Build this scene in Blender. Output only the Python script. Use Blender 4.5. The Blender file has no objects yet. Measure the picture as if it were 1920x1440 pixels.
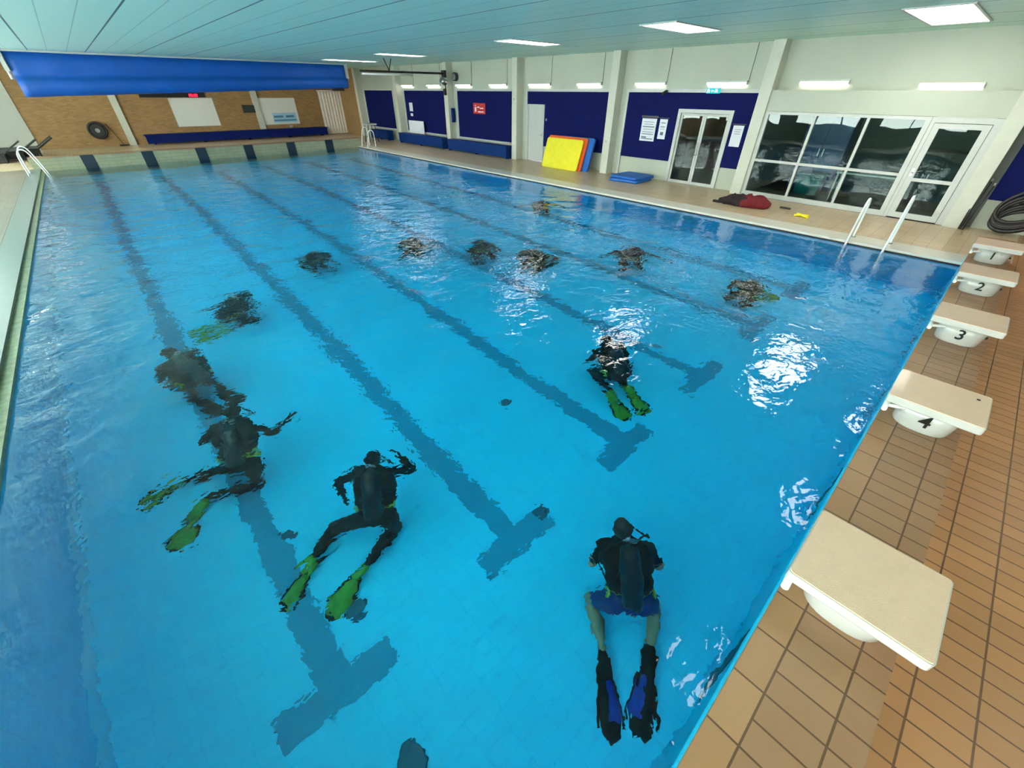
import bpy, bmesh, math, random
from mathutils import Vector, Matrix
random.seed(7)
S = bpy.context.scene
COL = S.collection
# ------------------------------------------------------------------ camera
cam = bpy.data.cameras.new('camera'); camo = bpy.data.objects.new('camera', cam); COL.objects.link(camo)
cam.sensor_fit = 'HORIZONTAL'; cam.sensor_width = 36.0; cam.lens = 755.825 / 1920 * 36.0
cam.clip_start = 0.05; cam.clip_end = 200
Rm = Matrix.Rotation(-0.7409, 3, 'Z') @ Matrix.Rotation(0.9423, 3, 'X') @ Matrix.Rotation(0.0062, 3, 'Z')
camo.matrix_world = Matrix.Translation((1.5887, 0.1631, 2.5107)) @ Rm.to_4x4()
S.camera = camo
# ------------------------------------------------------------------ view, world, light levels
S.view_settings.view_transform = 'Standard'; S.view_settings.look = 'None'
S.view_settings.gamma = 1.0; S.view_settings.use_curve_mapping = False
S.view_settings.exposure = 1.0
S.cycles.use_denoising = True
try: S.cycles.denoiser = 'OPENIMAGEDENOISE'
except Exception: pass
S.cycles.use_adaptive_sampling = True; S.cycles.adaptive_threshold = 0.15; S.cycles.adaptive_min_samples = 12
S.cycles.max_bounces = 9; S.cycles.diffuse_bounces = 4; S.cycles.glossy_bounces = 3
S.cycles.transmission_bounces = 8; S.cycles.transparent_max_bounces = 12
S.cycles.sample_clamp_indirect = 6.0; S.cycles.sample_clamp_direct = 0
S.cycles.caustics_reflective = True; S.cycles.caustics_refractive = True; S.cycles.blur_glossy = 0.3
W_ = bpy.data.worlds.new('world'); S.world = W_; W_.use_nodes = True
W_.node_tree.nodes['Background'].inputs[0].default_value = (0.75, 0.85, 1, 1)
W_.node_tree.nodes['Background'].inputs[1].default_value = 1.0
LAMP_E = 7.0      # ceiling panel emission
TUBE_E = 7.0      # wall strip lights
WIN_E = 9.5       # daylight at the left windows
# ------------------------------------------------------------------ dimensions
PW, PL = 12.63, 25.0         # pool
WATER = -0.07; FLOOR = -1.95
PLAT = 0.38                  # raised end walls
H = 3.61                     # ceiling
XW = 16.05                   # right wall plane
YF = 33.3                    # far wall
XL = -4.0; YN = -7.0

# ------------------------------------------------------------------ materials
def lin(c):
    return tuple((x/255/12.92 if x/255 <= .04045 else ((x/255+.055)/1.055)**2.4) for x in c) + (1,)
def mat(name, rgb, rough=.5, metal=0, noise=.06, nscale=6, spec=None, bump=0, bscale=40, coat=0):
    m = bpy.data.materials.new(name); m.use_nodes = True; nt = m.node_tree; b = nt.nodes['Principled BSDF']
    c = lin(rgb); b.inputs['Roughness'].default_value = rough; b.inputs['Metallic'].default_value = metal
    if spec is not None: b.inputs['Specular IOR Level'].default_value = spec
    if coat: b.inputs['Coat Weight'].default_value = coat; b.inputs['Coat Roughness'].default_value = .08
    tc = nt.nodes.new('ShaderNodeTexCoord')
    if noise:
        n = nt.nodes.new('ShaderNodeTexNoise'); n.inputs['Scale'].default_value = nscale; n.inputs['Detail'].default_value = 5
        nt.links.new(tc.outputs['Object'], n.inputs['Vector'])
        mr = nt.nodes.new('ShaderNodeMapRange'); mr.inputs[1].default_value = .3; mr.inputs[2].default_value = .7
        mr.inputs[3].default_value = 1-noise; mr.inputs[4].default_value = 1+noise
        nt.links.new(n.outputs[0], mr.inputs[0])
        mx = nt.nodes.new('ShaderNodeVectorMath'); mx.operation = 'SCALE'; mx.inputs[0].default_value = c[:3]
        nt.links.new(mr.outputs[0], mx.inputs['Scale']); nt.links.new(mx.outputs[0], b.inputs['Base Color'])
    else: b.inputs['Base Color'].default_value = c
    if bump:
        n2 = nt.nodes.new('ShaderNodeTexNoise'); n2.inputs['Scale'].default_value = bscale
        nt.links.new(tc.outputs['Object'], n2.inputs['Vector'])
        bp = nt.nodes.new('ShaderNodeBump'); bp.inputs['Strength'].default_value = bump; bp.inputs['Distance'].default_value = .01
        nt.links.new(n2.outputs[0], bp.inputs['Height']); nt.links.new(bp.outputs[0], b.inputs['Normal'])
    return m
def tile(name, c1, c2, grout, w, h, axes='xy', rough=.35, mortar=.006, off=0.0, shift=(0, 0), vary=.5, bump=.3, bias=0):
    """tiles or bricks laid in world metres; axes names the plane"""
    m = bpy.data.materials.new(name); m.use_nodes = True; nt = m.node_tree; b = nt.nodes['Principled BSDF']
    g = nt.nodes.new('ShaderNodeNewGeometry'); sp = nt.nodes.new('ShaderNodeSeparateXYZ'); cb = nt.nodes.new('ShaderNodeCombineXYZ')
    nt.links.new(g.outputs['Position'], sp.inputs[0])
    for k, a in enumerate(axes):
        ad = nt.nodes.new('ShaderNodeMath'); ad.operation = 'ADD'; ad.inputs[1].default_value = shift[k]
        nt.links.new(sp.outputs['xyz'.index(a)], ad.inputs[0]); nt.links.new(ad.outputs[0], cb.inputs[k])
    br = nt.nodes.new('ShaderNodeTexBrick'); br.offset = off; br.squash = 1
    br.inputs['Color1'].default_value = lin(c1); br.inputs['Color2'].default_value = lin(c2); br.inputs['Mortar'].default_value = lin(grout)
    br.inputs['Scale'].default_value = 1; br.inputs['Mortar Size'].default_value = mortar; br.inputs['Mortar Smooth'].default_value = .2
    br.inputs['Brick Width'].default_value = w; br.inputs['Row Height'].default_value = h; br.inputs['Bias'].default_value = bias
    nt.links.new(cb.outputs[0], br.inputs['Vector'])
    n = nt.nodes.new('ShaderNodeTexNoise'); n.inputs['Scale'].default_value = .9; n.inputs['Detail'].default_value = 6
    nt.links.new(g.outputs['Position'], n.inputs['Vector'])
    mr = nt.nodes.new('ShaderNodeMapRange'); mr.inputs[1].default_value = .3; mr.inputs[2].default_value = .7; mr.inputs[3].default_value = 1-.16*vary; mr.inputs[4].default_value = 1+.16*vary
    nt.links.new(n.outputs[0], mr.inputs[0])
    vm = nt.nodes.new('ShaderNodeVectorMath'); vm.operation = 'SCALE'
    nt.links.new(br.outputs['Color'], vm.inputs[0]); nt.links.new(mr.outputs[0], vm.inputs['Scale']); nt.links.new(vm.outputs[0], b.inputs['Base Color'])
    b.inputs['Roughness'].default_value = rough
    iv = nt.nodes.new('ShaderNodeMath'); iv.operation = 'SUBTRACT'; iv.inputs[0].default_value = 1; nt.links.new(br.outputs['Fac'], iv.inputs[1])
    bp = nt.nodes.new('ShaderNodeBump'); bp.inputs['Strength'].default_value = bump; bp.inputs['Distance'].default_value = .004
    nt.links.new(iv.outputs[0], bp.inputs['Height']); nt.links.new(bp.outputs[0], b.inputs['Normal'])
    return m
def emit(name, rgb, e):
    m = bpy.data.materials.new(name); m.use_nodes = True; nt = m.node_tree; nt.nodes.clear()
    o = nt.nodes.new('ShaderNodeOutputMaterial'); n = nt.nodes.new('ShaderNodeEmission')
    n.inputs[0].default_value = lin(rgb); n.inputs[1].default_value = e; nt.links.new(n.outputs[0], o.inputs[0]); return m
def glass(name, tint=(225, 240, 238), gloss=.1, lo=.04):
    m = bpy.data.materials.new(name); m.use_nodes = True; nt = m.node_tree; nt.nodes.clear()
    o = nt.nodes.new('ShaderNodeOutputMaterial'); t = nt.nodes.new('ShaderNodeBsdfTransparent'); g = nt.nodes.new('ShaderNodeBsdfGlossy')
    t.inputs[0].default_value = lin(tint); g.inputs['Roughness'].default_value = .01
    f = nt.nodes.new('ShaderNodeFresnel'); f.inputs[0].default_value = 1.5
    # slightly wavy sheet: bends the reflections
    n = nt.nodes.new('ShaderNodeTexNoise'); n.inputs['Scale'].default_value = 1.1; n.inputs['Detail'].default_value = 1
    ge = nt.nodes.new('ShaderNodeNewGeometry'); nt.links.new(ge.outputs['Position'], n.inputs['Vector'])
    bp = nt.nodes.new('ShaderNodeBump'); bp.inputs['Strength'].default_value = 1; bp.inputs['Distance'].default_value = .008
    nt.links.new(n.outputs[0], bp.inputs['Height']); nt.links.new(bp.outputs[0], g.inputs['Normal'])
    mx = nt.nodes.new('ShaderNodeMixShader'); ml = nt.nodes.new('ShaderNodeMath'); ml.operation = 'MULTIPLY_ADD'; ml.inputs[1].default_value = .8; ml.inputs[2].default_value = 0
    ml.use_clamp = True
    nt.links.new(f.outputs[0], ml.inputs[0]); nt.links.new(ml.outputs[0], mx.inputs[0]); nt.links.new(t.outputs[0], mx.inputs[1]); nt.links.new(g.outputs[0], mx.inputs[2])
    nt.links.new(mx.outputs[0], o.inputs[0]); return m

M = {}
M['white_wall'] = mat('white painted wall', (182, 184, 174), .6, noise=.03, nscale=1.2)
M['upper_wall'] = mat('pale upper wall', (178, 184, 168), .6, noise=.03, nscale=.8)
M['column'] = mat('white painted column', (196, 198, 184), .55, noise=.03)
M['white_frame'] = mat('white lacquered frame', (184, 188, 184), .35, noise=.02)
M['navy'] = mat('navy wall board', (8, 18, 80), .7, noise=.06, nscale=1.5, spec=.12)
M['bench_blue'] = mat('dark blue bench', (4, 44, 108), .6, noise=.08, nscale=2, spec=.15)
M['navy_bench'] = mat('navy far bench', (4, 26, 92), .6, noise=.08, nscale=2, spec=.15)
M['canopy'] = mat('blue vinyl sheeting', (2, 84, 176), .5, noise=.1, nscale=1.2, bump=.4, bscale=3)
M['white_plastic'] = mat('white glossy plastic', (192, 194, 190), .22, noise=.02, coat=.3)
M['grit_top'] = mat('off white gritty plate', (220, 190, 164), .3, noise=.03, nscale=14, bump=.15, bscale=220, coat=.25)
M['white_tube'] = mat('white enamelled tube', (236, 238, 234), .25, noise=.02)
M['steel'] = mat('brushed steel', (170, 172, 170), .3, metal=1, noise=.05)
M['black'] = mat('black plastic', (14, 15, 18), .4, noise=.15)
M['dark_rubber'] = mat('dark hose rubber', (38, 34, 36), .45, noise=.2)
M['number'] = mat('black painted numeral', (12, 12, 14), .5, noise=0)
M['board_white'] = mat('glossy whiteboard', (222, 222, 216), .12, noise=.02)
M['paper'] = mat('printed white paper', (218, 222, 228), .6, noise=.02)
M['ink'] = mat('grey print', (90, 100, 125), .6, noise=.1)
M['yellow'] = mat('yellow foam', (236, 222, 34), .6, noise=.05)
M['orange'] = mat('orange foam', (226, 92, 30), .6, noise=.05)
M['blue_foam'] = mat('blue foam', (14, 96, 184), .55, noise=.08)
M['red_cloth'] = mat('dark red cloth', (108, 14, 26), .8, noise=.3, nscale=9)
M['dark_cloth'] = mat('blackish cloth', (34, 22, 28), .8, noise=.3, nscale=9)
M['curtain'] = mat('off white curtain', (222, 212, 200), .8, noise=.06)
M['red_sign'] = mat('red sign', (190, 38, 34), .45, noise=.05)
M['wood'] = mat('brown wood', (112, 66, 44), .5, noise=.2, nscale=4)
M['room_dark'] = mat('grey room wall', (86, 92, 88), .7, noise=.1)
M['room_floor'] = mat('dark room floor', (70, 66, 66), .5, noise=.1)
M['room_blue'] = mat('blue locker', (14, 60, 122), .4, noise=.1)
M['teal'] = mat('teal crate', (20, 120, 122), .5, noise=.1)
M['cord'] = mat('black webbing', (18, 20, 24), .7, noise=.1)
M['coping'] = mat('white pool coping', (204, 200, 188), .35, noise=.05, nscale=5)
M['coping_left'] = mat('darkened left coping', (104, 114, 116), .3, noise=.05, nscale=5)  # white coping toned down in colour to offset the strong window light
M['disc'] = mat('teal grey drain', (30, 92, 116), .5, noise=.1)
M['pale_strip'] = mat('pale foot tiles', (120, 226, 250), .4, noise=.04)
M['gutter'] = mat('wet mossy gutter lip', (118, 126, 92), .3, noise=.35, nscale=12)
M['steel_dark'] = mat('dark steel', (60, 60, 62), .4, metal=.7, noise=.1)
M['lamp'] = emit('lit lamp diffuser', (255, 250, 238), LAMP_E)
M['tube_light'] = emit('lit fluorescent tube', (255, 248, 236), TUBE_E)
M['window_day'] = emit('daylit window pane', (238, 248, 240), WIN_E)
M['exit_green'] = emit('lit exit sign green', (30, 150, 150), 1.2)
M['exit_white'] = emit('lit exit sign white', (225, 255, 250), 1.6)
M['red_digit'] = emit('red led digits', (255, 30, 60), 2.2)
M['glass'] = glass('window glass')
M['deck'] = tile('beige deck tiles', (196, 174, 144), (186, 164, 134), (146, 120, 94), .13, .244, 'xy', .33, .004, shift=(.0, .12))
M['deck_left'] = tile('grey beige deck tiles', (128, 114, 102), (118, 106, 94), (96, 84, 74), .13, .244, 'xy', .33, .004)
M['deck_brown'] = tile('brown deck tiles', (172, 124, 78), (160, 114, 70), (94, 62, 36), .13, .244, 'xy', .4, .0055, shift=(.03, .195))
M['plat_tile'] = tile('light platform tiles', (160, 122, 90), (149, 111, 82), (94, 66, 44), .13, .24, 'xy', .4, .005, shift=(.02, .12))
M['plat_edge'] = tile('platform nosing tiles', (170, 129, 92), (161, 120, 84), (94, 66, 44), .26, .24, 'xy', .4, .005, shift=(.02, .12))
M['brick'] = tile('tan facing brick', (168, 128, 78), (146, 110, 66), (146, 122, 88), .21, .065, 'xz', .7, .008, off=.5)
M['brick_y'] = tile('tan facing brick side', (168, 128, 78), (146, 110, 66), (146, 122, 88), .21, .065, 'yz', .7, .008, off=.5)
M['cream_tile'] = tile('cream wall tiles', (156, 156, 128), (146, 148, 120), (116, 116, 92), .24, .12, 'xz', .3, .004)
M['pool_tile'] = tile('pool floor tiles', (40, 216, 254), (36, 213, 253), (30, 204, 248), .25, .125, 'xy', .4, .004, vary=.2, bump=.1)
M['pool_tile_x'] = tile('pool end wall tiles', (40, 216, 254), (36, 213, 253), (30, 204, 248), .25, .125, 'xz', .4, .004, vary=.2, bump=.1)
M['pool_tile_y'] = tile('pool side wall tiles', (28, 200, 240), (26, 197, 238), (20, 184, 228), .25, .125, 'yz', .4, .004, vary=.2, bump=.1)
M['lane'] = tile('hazed lane tiles', (10, 146, 186), (12, 150, 190), (18, 154, 194), .25, .125, 'xy', .4, .004, vary=.2, bump=.1)  # lightened: the water's veiling haze is put into the lane colour
M['line_dark_x'] = tile('dark end wall tiles', (14, 34, 52), (14, 38, 56), (30, 50, 62), .25, .125, 'xz', .4, .004, vary=.2, bump=.1)

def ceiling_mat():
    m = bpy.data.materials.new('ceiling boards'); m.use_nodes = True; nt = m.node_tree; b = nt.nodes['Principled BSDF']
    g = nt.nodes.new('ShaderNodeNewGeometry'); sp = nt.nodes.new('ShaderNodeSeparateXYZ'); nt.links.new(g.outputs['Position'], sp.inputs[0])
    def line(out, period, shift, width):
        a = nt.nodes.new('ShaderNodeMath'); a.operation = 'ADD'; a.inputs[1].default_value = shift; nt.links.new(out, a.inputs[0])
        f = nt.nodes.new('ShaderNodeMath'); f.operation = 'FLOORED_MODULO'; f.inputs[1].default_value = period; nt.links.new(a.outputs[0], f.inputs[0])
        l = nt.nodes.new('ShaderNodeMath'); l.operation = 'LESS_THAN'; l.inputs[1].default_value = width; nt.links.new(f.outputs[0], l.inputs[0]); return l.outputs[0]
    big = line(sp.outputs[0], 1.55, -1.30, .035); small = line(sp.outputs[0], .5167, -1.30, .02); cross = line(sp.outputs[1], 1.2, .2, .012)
    m1 = nt.nodes.new('ShaderNodeMix'); m1.data_type = 'RGBA'; m1.inputs[6].default_value = lin((196, 236, 222)); m1.inputs[7].default_value = lin((158, 200, 192))  # mint tint puts the pool's cyan bounce light into the board colour
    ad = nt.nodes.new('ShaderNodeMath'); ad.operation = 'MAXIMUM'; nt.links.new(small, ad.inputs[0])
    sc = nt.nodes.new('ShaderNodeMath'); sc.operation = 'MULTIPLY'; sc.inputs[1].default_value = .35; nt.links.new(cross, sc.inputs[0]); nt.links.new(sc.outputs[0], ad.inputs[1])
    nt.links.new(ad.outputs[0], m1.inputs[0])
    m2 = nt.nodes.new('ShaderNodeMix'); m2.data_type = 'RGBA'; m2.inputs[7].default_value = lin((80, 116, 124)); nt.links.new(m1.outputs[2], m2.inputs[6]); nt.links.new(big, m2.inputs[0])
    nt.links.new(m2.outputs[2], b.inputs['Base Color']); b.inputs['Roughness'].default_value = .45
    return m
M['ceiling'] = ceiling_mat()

def water_mat():
    m = bpy.data.materials.new('pool water'); m.use_nodes = True; nt = m.node_tree; nt.nodes.clear(); L = nt.links
    o = nt.nodes.new('ShaderNodeOutputMaterial'); gl = nt.nodes.new('ShaderNodeBsdfGlass'); gl.inputs['IOR'].default_value = 1.33; gl.inputs['Roughness'].default_value = 0.0
    g = nt.nodes.new('ShaderNodeNewGeometry')
    def noise(scale, detail=2, rough=.5, vec=None, stretch=None):
        mp = nt.nodes.new('ShaderNodeMapping'); mp.inputs['Scale'].default_value = stretch or (1, 1, 1); mp.inputs['Rotation'].default_value = (0, 0, .75)
        L.new(g.outputs['Position'], mp.inputs[0])
        n = nt.nodes.new('ShaderNodeTexNoise'); n.inputs['Scale'].default_value = scale; n.inputs['Detail'].default_value = detail; n.inputs['Roughness'].default_value = rough
        n.inputs['Distortion'].default_value = .4
        L.new(mp.outputs[0], n.inputs['Vector']); return n.outputs[0]
    def math_(op, a, b=None, c=None):
        n = nt.nodes.new('ShaderNodeMath'); n.operation = op
        for i, v in enumerate((a, b, c)):
            if v is None: continue
            if isinstance(v, (int, float)): n.inputs[i].default_value = v
            else: L.new(v, n.inputs[i])
        return n.outputs[0]
    sp = nt.nodes.new('ShaderNodeSeparateXYZ'); L.new(g.outputs['Position'], sp.inputs[0])
    # the swimmers stir the far and right half of the basin; the near left corner lies calmer
    far = nt.nodes.new('ShaderNodeMapRange'); far.inputs[1].default_value = 1.5; far.inputs[2].default_value = 8; far.inputs[3].default_value = .45; far.inputs[4].default_value = 1.0
    L.new(math_('ADD', sp.outputs[1], math_('MULTIPLY', sp.outputs[0], .35)), far.inputs[0])
    patch = nt.nodes.new('ShaderNodeMapRange'); patch.inputs[1].default_value = .42; patch.inputs[2].default_value = .62; patch.inputs[3].default_value = .35; patch.inputs[4].default_value = 1.3
    L.new(noise(.35, 2), patch.inputs[0])
    big = math_('MULTIPLY', noise(1.6, 1), .048)
    mid = math_('MULTIPLY', noise(4.2, 2, .5, None, (1, 1.6, 1)), .016)
    fine = math_('MULTIPLY', math_('MULTIPLY', noise(13, 2, .5), .0075), patch.outputs[0])
    edge = nt.nodes.new('ShaderNodeMapRange'); edge.inputs[1].default_value = 10.6; edge.inputs[2].default_value = 11.8; edge.inputs[3].default_value = 1.0; edge.inputs[4].default_value = .4
    L.new(sp.outputs[0], edge.inputs[0])
    h = math_('MULTIPLY', math_('MULTIPLY', math_('ADD', math_('ADD', big, mid), fine), far.outputs[0]), edge.outputs[0])
    bp = nt.nodes.new('ShaderNodeBump'); bp.inputs['Strength'].default_value = 1; bp.inputs['Distance'].default_value = 1.0
    L.new(h, bp.inputs['Height']); L.new(bp.outputs[0], gl.inputs['Normal']); L.new(gl.outputs[0], o.inputs['Surface'])
    va = nt.nodes.new('ShaderNodeVolumeAbsorption'); va.inputs['Color'].default_value = (.0, .90, 1.0, 1); va.inputs['Density'].default_value = .40
    L.new(va.outputs[0], o.inputs['Volume'])
    return m
M['water'] = water_mat()

# ------------------------------------------------------------------ geometry helpers
def bx(bm, x0, x1, y0, y1, z0, z1, mi=0, mtx=None):
    v = [bm.verts.new(p) for p in ((x0,y0,z0),(x1,y0,z0),(x1,y1,z0),(x0,y1,z0),(x0,y0,z1),(x1,y0,z1),(x1,y1,z1),(x0,y1,z1))]
    if mtx is not None:
        for q in v: q.co = mtx @ q.co
    fs = []
    for f in ((0,3,2,1),(4,5,6,7),(0,1,5,4),(1,2,6,5),(2,3,7,6),(3,0,4,7)):
        fc = bm.faces.new([v[i] for i in f]); fc.material_index = mi; fs.append(fc)
    return fs
def catmull(pts, n=6):
    pts = [Vector(p) for p in pts]; out = []
    for i in range(len(pts)-1):
        p0 = pts[max(i-1,0)]; p1 = pts[i]; p2 = pts[i+1]; p3 = pts[min(i+2, len(pts)-1)]
        for k in range(n):
            t = k/n
            out.append(.5*((2*p1)+(p2-p0)*t+(2*p0-5*p1+4*p2-p3)*t*t+(3*p1-p0-3*p2+p3)*t*t*t))
    out.append(pts[-1]); return out
def tube(bm, pts, r, seg=10, mi=0, closed=False, r2=None):
    pts = [Vector(p) for p in pts]; n = len(pts); rings = []
    up = Vector((0,0,1)); prev = None
    for i, p in enumerate(pts):
        if closed: t = pts[(i+1) % n]-pts[i-1]
        else: t = pts[min(i+1, n-1)]-pts[max(i-1, 0)]
        t.normalize()
        if prev is None:
            a = up if abs(t.dot(up)) < .95 else Vector((1,0,0)); u = (a-t*a.dot(t)).normalized()
        else: u = (prev-t*prev.dot(t)).normalized()
        prev = u; w = t.cross(u)
        rr = r if not callable(r) else r(i/(n-1))
        rings.append([bm.verts.new(p+(u*math.cos(2*math.pi*k/seg)*rr)+(w*math.sin(2*math.pi*k/seg)*(r2 or 1)*rr)) for k in range(seg)])
    m = n if closed else n-1
    for i in range(m):
        A = rings[i]; B = rings[(i+1) % n]
        for k in range(seg):
            f = bm.faces.new((A[k], A[(k+1) % seg], B[(k+1) % seg], B[k])); f.material_index = mi; f.smooth = True
    if not closed:
        for R_, rev in ((rings[0], True), (rings[-1], False)):
            f = bm.faces.new(R_[::-1] if rev else R_); f.material_index = mi
def loft(bm, rings, mi=0, cap=True, smooth=True):
    vs = [[bm.verts.new(p) for p in r] for r in rings]; n = len(vs[0])
    for A, B in zip(vs, vs[1:]):
        for k in range(n):
            f = bm.faces.new((A[k], A[(k+1) % n], B[(k+1) % n], B[k])); f.material_index = mi; f.smooth = smooth
    if cap:
        f = bm.faces.new(vs[0][::-1]); f.material_index = mi
        f = bm.faces.new(vs[-1]); f.material_index = mi
def rrect(w, h, r, seg=5, p=None):
    out = []
    for cx, cy, a0 in ((w/2-r, h/2-r, 0), (-w/2+r, h/2-r, 90), (-w/2+r, -h/2+r, 180), (w/2-r, -h/2+r, 270)):
        for k in range(seg+1):
            a = math.radians(a0+90*k/seg); out.append((cx+r*math.cos(a), cy+r*math.sin(a)))
    return out
def obj(name, bm, m, parent=None, bevel=0, loc=None, smooth=False):
    if bevel:
        bmesh.ops.bevel(bm, geom=[e for e in bm.edges if e.calc_face_angle(0) > .5], offset=bevel, segments=2, affect='EDGES', profile=.6)
    bmesh.ops.recalc_face_normals(bm, faces=bm.faces)
    me = bpy.data.meshes.new(name); bm.to_mesh(me); bm.free()
    for x in (m if isinstance(m, (list, tuple)) else [m]): me.materials.append(x)
    if smooth:
        for p in me.polygons: p.use_smooth = True
    o = bpy.data.objects.new(name, me); COL.objects.link(o)
    if loc: o.location = loc
    if parent: o.parent = parent
    return o
def new(): return bmesh.new()
def tag(o, label, cat, group=None, kind=None):
    o['label'] = label; o['category'] = cat
    if group: o['group'] = group
    if kind: o['kind'] = kind
    return o
def struct(o): o['kind'] = 'structure'; return o
def thing(name, label, cat, loc=(0,0,0), rz=0, group=None):
    o = bpy.data.objects.new(name, None); COL.objects.link(o); o.location = loc; o.rotation_euler = (0,0,rz)
    o.empty_display_size = .2
    return tag(o, label, cat, group)
def copy_tree(o, parent=None):
    c = o.copy(); COL.objects.link(c); c.parent = parent
    for ch in list(o.children): copy_tree(ch, c)
    return c
def box_obj(name, x0, x1, y0, y1, z0, z1, m, parent=None, bevel=0):
    bm = new(); bx(bm, x0, x1, y0, y1, z0, z1); return obj(name, bm, m, parent, bevel)
GLYPHS = {}
def text_mesh(s, size):
    if (s, size) in GLYPHS: return GLYPHS[(s, size)]
    cu = bpy.data.curves.new('glyph', 'FONT'); cu.body = s; cu.size = size; cu.extrude = .001; cu.align_x = 'CENTER'; cu.align_y = 'CENTER'; cu.offset = size*.012
    o = bpy.data.objects.new('glyph', cu); COL.objects.link(o); dg = bpy.context.evaluated_depsgraph_get()
    me = bpy.data.meshes.new_from_object(o.evaluated_get(dg)); bpy.data.objects.remove(o); bpy.data.curves.remove(cu)
    GLYPHS[(s, size)] = me; return me

# ------------------------------------------------------------------ pool shell
bm = new()
T = .02
LANES = [1.37 + 1.94*i for i in range(6)]
bx(bm, -.12, PW+.1, -.1, PL+.1, FLOOR-.2, FLOOR, 0)                      # floor slab
for x in LANES:
    bx(bm, x-.125, x+.125, 2.05, PL-2.0, FLOOR, FLOOR+.003, 1)
    bx(bm, x-.47, x+.47, 1.83, 2.09, FLOOR+.0005, FLOOR+.0045, 1)
    bx(bm, x-.47, x+.47, PL-2.2, PL-1.95, FLOOR+.0005, FLOOR+.0045, 1)
struct(obj('floor_pool', bm, [M['pool_tile'], M['lane']]))
bm = new(); bx(bm, -.2, 0, 0, PL, FLOOR+.28, -.10, 0); bx(bm, -.2, 0.0, 0, PL, FLOOR, FLOOR+.28, 2); bx(bm, -.16, -.0, 0, PL, -.10, -.03, 1)
struct(obj('wall_pool_left', bm, [M['pool_tile_y'], M['gutter'], M['pale_strip']]))
bm = new(); bx(bm, PW, PW+.3, 0, PL, FLOOR, -.10, 0); bx(bm, PW, PW+.3, 0, PL, -.10, -.045, 1)
struct(obj('wall_pool_right', bm, [M['pool_tile_y'], M['number']]))
bm = new()
bx(bm, -.3, PW+.3, PL, PL+.3, FLOOR, PLAT-.02, 0)
bx(bm, -.3, PW+.3, PL-.02, PL+.5, PLAT-.02, PLAT+.0, 1)
for x in LANES: bx(bm, x-.2, x+.2, PL-.024, PL-.0, -1.2, PLAT+.003, 2)
struct(obj('wall_pool_far', bm, [M['cream_tile'], M['plat_tile'], M['line_dark_x']]))
bm = new(); bx(bm, -.3, PW+.25, -.3, 0, FLOOR, PLAT-.03, 0)
for x in LANES: bx(bm, x-.125, x+.125, -.003, .003, -1.2, -.2, 1)
struct(obj('wall_pool_near', bm, [M['pool_tile_x'], M['line_dark_x']]))
bm = new()
bx(bm, -.6, PW+.55, -.48, -.12, -.1, PLAT, 0); bx(bm, -.6, PW+.55, -.12, .012, PLAT-.05, PLAT, 1)
struct(obj('floor_platform', bm, [M['plat_tile'], M['plat_edge']]))
# small dark discs on the pool floor
for x, y, rx, lab in ((3.74, 2.02, .08, 'small dark drain beside the stem of the second lane marker'), (1.74, 2.45, .10, 'small dark round drain near the nearest T shaped lane end'), (1.57, 1.2, .12, 'dark round drain in the pool floor at the bottom edge of the photo'), (4.6, 3.6, .09, 'small dark disc between two lane lines in the middle of the pool floor'), (1.54, 3.6, .08, 'small dark disc on the nearest lane line beside the divers')):
    bm = new(); loft(bm, [[(x+rx*math.cos(a*.3927)*s, y+rx*math.sin(a*.3927)*s, z) for a in range(16)] for s, z in ((1, FLOOR), (1, FLOOR+.012), (.85, FLOOR+.02))])
    tag(obj('floor_disc', bm, M['disc']), lab, 'disc', 'small dark discs on the pool floor')
# water body
bm = new(); bx(bm, -.06, PW+.06, -.06, PL+.06, FLOOR-.05, WATER)
struct(obj('water', bm, M['water']))
# ------------------------------------------------------------------ decks
bm = new(); bx(bm, PW+.01, PW+.62, .0, PL, -.05, .0)
struct(obj('trim_coping_right', bm, M['coping'], bevel=.008))
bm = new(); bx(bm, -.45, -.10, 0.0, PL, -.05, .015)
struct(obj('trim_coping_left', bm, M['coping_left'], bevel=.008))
bm = new(); bx(bm, PW+.62, XW+.1, -.62, YF, -.1, -.004)
struct(obj('floor_right', bm, M['deck']))
bm = new(); bx(bm, XL, PW+.62, PL+.28, YF, -.1, -.004)
struct(obj('floor_far', bm, M['deck']))
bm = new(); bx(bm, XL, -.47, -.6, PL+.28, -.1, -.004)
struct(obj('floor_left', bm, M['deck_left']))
bm = new(); bx(bm, XL, XW+.1, YN, -.48, -.12, -.006)
struct(obj('floor', bm, M['deck_brown']))
# ------------------------------------------------------------------ room shell
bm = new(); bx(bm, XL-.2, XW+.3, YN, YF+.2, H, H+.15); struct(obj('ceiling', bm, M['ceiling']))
bm = new(); bx(bm, -.25, XW+.3, YF, YF+.2, -.1, H); struct(obj('wall_far', bm, M['brick']))
bm = new(); bx(bm, XL-.2, -.25, YF-.06, YF+.2, -.1, H); struct(obj('wall_far_left', bm, M['white_wall']))
bm = new(); bx(bm, XL-.2, XW+.3, YN-.2, YN, -.1, H); struct(obj('wall_near', bm, M['white_wall']))
for k, (x0, x1) in enumerate(((3.32, 3.62), (10.1, 10.42))):
    bm = new(); bx(bm, x0, x1, YF-.14, YF+.02, -.01, H); tag(struct(obj('pilaster', bm, M['column'])), ('white pilaster on the tan brick wall between the hose reel and the first whiteboard', 'white pilaster on the tan brick wall beside the small dark monitor')[k], 'pilaster')
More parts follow.
